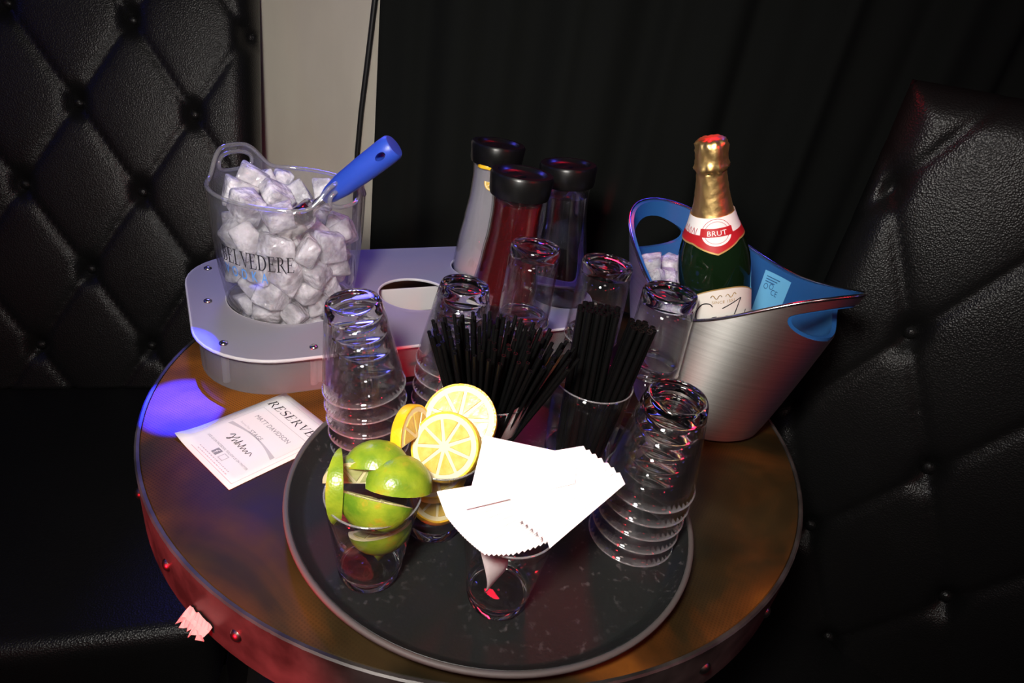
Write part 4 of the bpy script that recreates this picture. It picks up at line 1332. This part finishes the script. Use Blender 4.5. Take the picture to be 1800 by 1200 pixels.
lab_o = link('front_label', sheet('front_label', lambda u: -0.05, ltop, -half, half, zc, rc, 0.0007, 40, 6), M['label_paper'], bt)
link('label_border', sheet('label_border', lambda u: ltop(u), lambda u: ltop(u) + 0.0016, -half, half, zc, rc, 0.0008, 40, 1), M['gold_print'], lab_o)
tm = text_mesh('lettering', 'SINCE 1551', 0.0052, 'CENTER')
link('lettering', remap(tm, lambda c: on_b(c.x, c.y + 0.030, 0.0011, zc, rc)), M['gold_print'], lab_o, smooth=False)
orn = []
for sg in (-1, 1):
    orn.append([(sg * (0.002 + 0.012 * k / 12), 0.0385 + 0.0025 * math.sin(k * 0.8), 0) for k in range(13)])
for p_ in orn:
    link('ornament', remap(tube('ornament', p_, 0.0005, 4), lambda c: on_b(c.x, c.y, 0.0010, zc, rc)), M['gold_print'], lab_o)


def script_stroke(pts, rad_=0.0007):
    q = []
    for k in range(len(pts) - 1):
        p0, p1 = Vector(pts[max(k - 1, 0)]), Vector(pts[k]); p2, p3 = Vector(pts[k + 1]), Vector(pts[min(k + 2, len(pts) - 1)])
        for s in range(6):
            t = s / 6; q.append(0.5 * ((2 * p1) + (p2 - p0) * t + (2 * p0 - 5 * p1 + 4 * p2 - p3) * t * t + (3 * p1 - p0 - 3 * p2 + p3) * t ** 3))
    q.append(Vector(pts[-1]))
    return [(p.x, p.y, 0) for p in q]


strokes = [
    [(-0.012, 0.022), (-0.016, 0.026), (-0.024, 0.024), (-0.031, 0.012), (-0.030, 0.000), (-0.022, -0.004), (-0.014, 0.002)],
    [(-0.008, 0.008), (-0.013, 0.007), (-0.015, 0.001), (-0.011, -0.004), (-0.006, 0.000), (-0.007, 0.007), (-0.002, 0.007)],
    [(0.008, 0.006), (0.002, 0.008), (-0.001, 0.001), (0.003, -0.004), (0.009, 0.002), (0.018, 0.022), (0.020, 0.027), (0.010, 0.024), (-0.002, 0.019)],
    [(0.009, 0.002), (0.010, -0.003), (0.016, -0.001), (0.019, 0.006), (0.018, 0.000), (0.021, -0.004), (0.026, -0.001)],
    [(0.028, 0.008), (0.026, 0.002), (0.028, -0.004), (0.033, 0.000)]]
for st_ in strokes:
    link('script', remap(tube('script', script_stroke(st_), 0.00075, 5), lambda c: on_b(c.x, c.y + 0.004, 0.0009, zc, rc)), M['ink'], lab_o)

# ================================================================== RESERVED CARD
o2 = Vector((-0.315, -0.180)); exv = Vector((0.089, -0.062)); eyv = Vector((0.083, 0.101))
CW, CHT = exv.length, eyv.length
cq = Quaternion((0, 0, 1), math.atan2(exv.y, exv.x))
cd_ = thing('reserved_card', 'white reserved card lying on the table partly under the tray', 'card', V(o2.x, o2.y, 0.0003), cq)
vs_, fs_ = [], []
for j in range(11):
    for i in range(9):
        x, y = CW * i / 8, CHT * j / 10
        zc_ = 0.0006 + 0.004 * max(0, 1 - (math.hypot(x, y)) / 0.03) ** 2
        vs_.append((x, y, zc_))
for j in range(10):
    for i in range(8):
        k = j * 9 + i; fs_.append((k, k + 1, k + 10, k + 9))
sh = link('sheet', mesh('sheet', vs_, fs_), M['white_paper'], cd_); s = sh.modifiers.new('t', 'SOLIDIFY'); s.thickness = 0.0004; s.offset = -1
ZP = 0.00085


def cput(name, me, m, x, y, z=ZP):
    o = link(name, me, m, cd_, smooth=False); o.location = (x * CW, y * CHT, z); return o


def fit_text(s, wfrac, hgt, spacing=1.0, shear=0.0):
    me = text_mesh('print', s, 0.01, spacing=spacing, shear=shear); p = pts_of(me)
    sx = wfrac * CW / (p[:, 0].max() - p[:, 0].min()); sy = hgt / (p[:, 1].max() - p[:, 1].min()); x0 = p[:, 0].min(); y0 = p[:, 1].min()
    return remap(me, lambda c: Vector(((c.x - x0) * sx, (c.y - y0) * sy, 0)))


me, w_ = serif_text('print', 'RESERVED', 0.0105, 0.14, 0.16)
cput('print', remap(me, lambda c: Vector((c.x * 0.88 * CW / w_, c.y, 0))), M['ink'], 0.06, 0.785)
cput('print', fit_text('MATT DAVIDSON', 0.58, 0.0056), M['grey_ink'], 0.19, 0.60)
cput('print', fit_text('STAGE', 0.20, 0.0052), M['grey_ink'], 0.37, 0.455)
cput('print', fit_text('Reserved Time', 0.16, 0.0026), M['pale_ink'], 0.18, 0.475)
cput('print', fit_text('LIKE US ON FACEBOOK. FOLLOW US ON TWITTER', 0.70, 0.0026), M['grey_ink'], 0.17, 0.195)
for (yy, x0, x1) in ((0.088, 0.27, 0.80), (0.062, 0.29, 0.78)):
    x = x0; pr_ = random.Random(int(yy * 1e3))
    while x < x1:
        l_ = pr_.uniform(0.01, 0.03); cput('print', box('print', 0, l_ * CW, 0, 0.0011, 0, 0.00005), M['pale_ink'], x, yy); x += l_ + 0.012
for (x0, y0, x1, y1) in ((0.05, 0.04, 0.95, 0.045), (0.05, 0.945, 0.95, 0.95), (0.05, 0.04, 0.055, 0.95), (0.945, 0.04, 0.95, 0.95), (0.1, 0.73, 0.90, 0.734), (0.1, 0.43, 0.103, 0.73), (0.897, 0.43, 0.90, 0.73)):
    cput('rule', box('rule', 0, (x1 - x0) * CW, 0, (y1 - y0) * CHT, 0, 0.00004), M['pale_ink'], x0, y0)
# soft curved shadow print below the name panel
gp = [(0.12 + 0.76 * k / 20, 0.435 + 0.03 * math.sin(PI * k / 20)) for k in range(21)]
vv_ = []
for (x, y) in gp:
    th = 0.012 + 0.03 * abs((x - 0.5) / 0.38) ** 2
    vv_ += [(x * CW, y * CHT, 0), (x * CW, (y - th) * CHT, 0)]
cput('print', mesh('print', vv_, [(2 * k, 2 * k + 1, 2 * k + 3, 2 * k + 2) for k in range(20)]), M['pale_ink'], 0, 0)
sig = [(0, 0.006), (0.004, 0.010), (0.006, 0.002), (0.003, 0.000), (0.009, 0.008), (0.011, 0.011), (0.011, 0.001), (0.014, 0.006), (0.016, 0.001), (0.018, 0.010), (0.018, 0.001), (0.021, 0.005), (0.024, 0.001), (0.026, 0.009), (0.028, 0.001), (0.031, 0.006), (0.033, 0.001), (0.036, 0.005), (0.038, 0.001), (0.041, 0.006), (0.045, 0.002)]
cput('signature', tube('signature', script_stroke(sig), 0.00038, 4), M['ink'], 0.30, 0.285)
cput('print', box('print', 0, 0.0085, 0, 0.0085, 0, 0.00008), M['grey_ink'], 0.42, 0.115)
cput('print', fit_text('f', 0.03, 0.0068), M['white_paper'], 0.445, 0.118, ZP + 0.0002)
cput('print', box('print', 0, 0.0085, 0, 0.0085, 0, 0.00008), M['pale_ink'], 0.535, 0.115)
cput('print', box('print', 0, 0.0065, 0, 0.0065, 0, 0.00008), M['white_paper'], 0.545, 0.123, ZP + 0.0001)
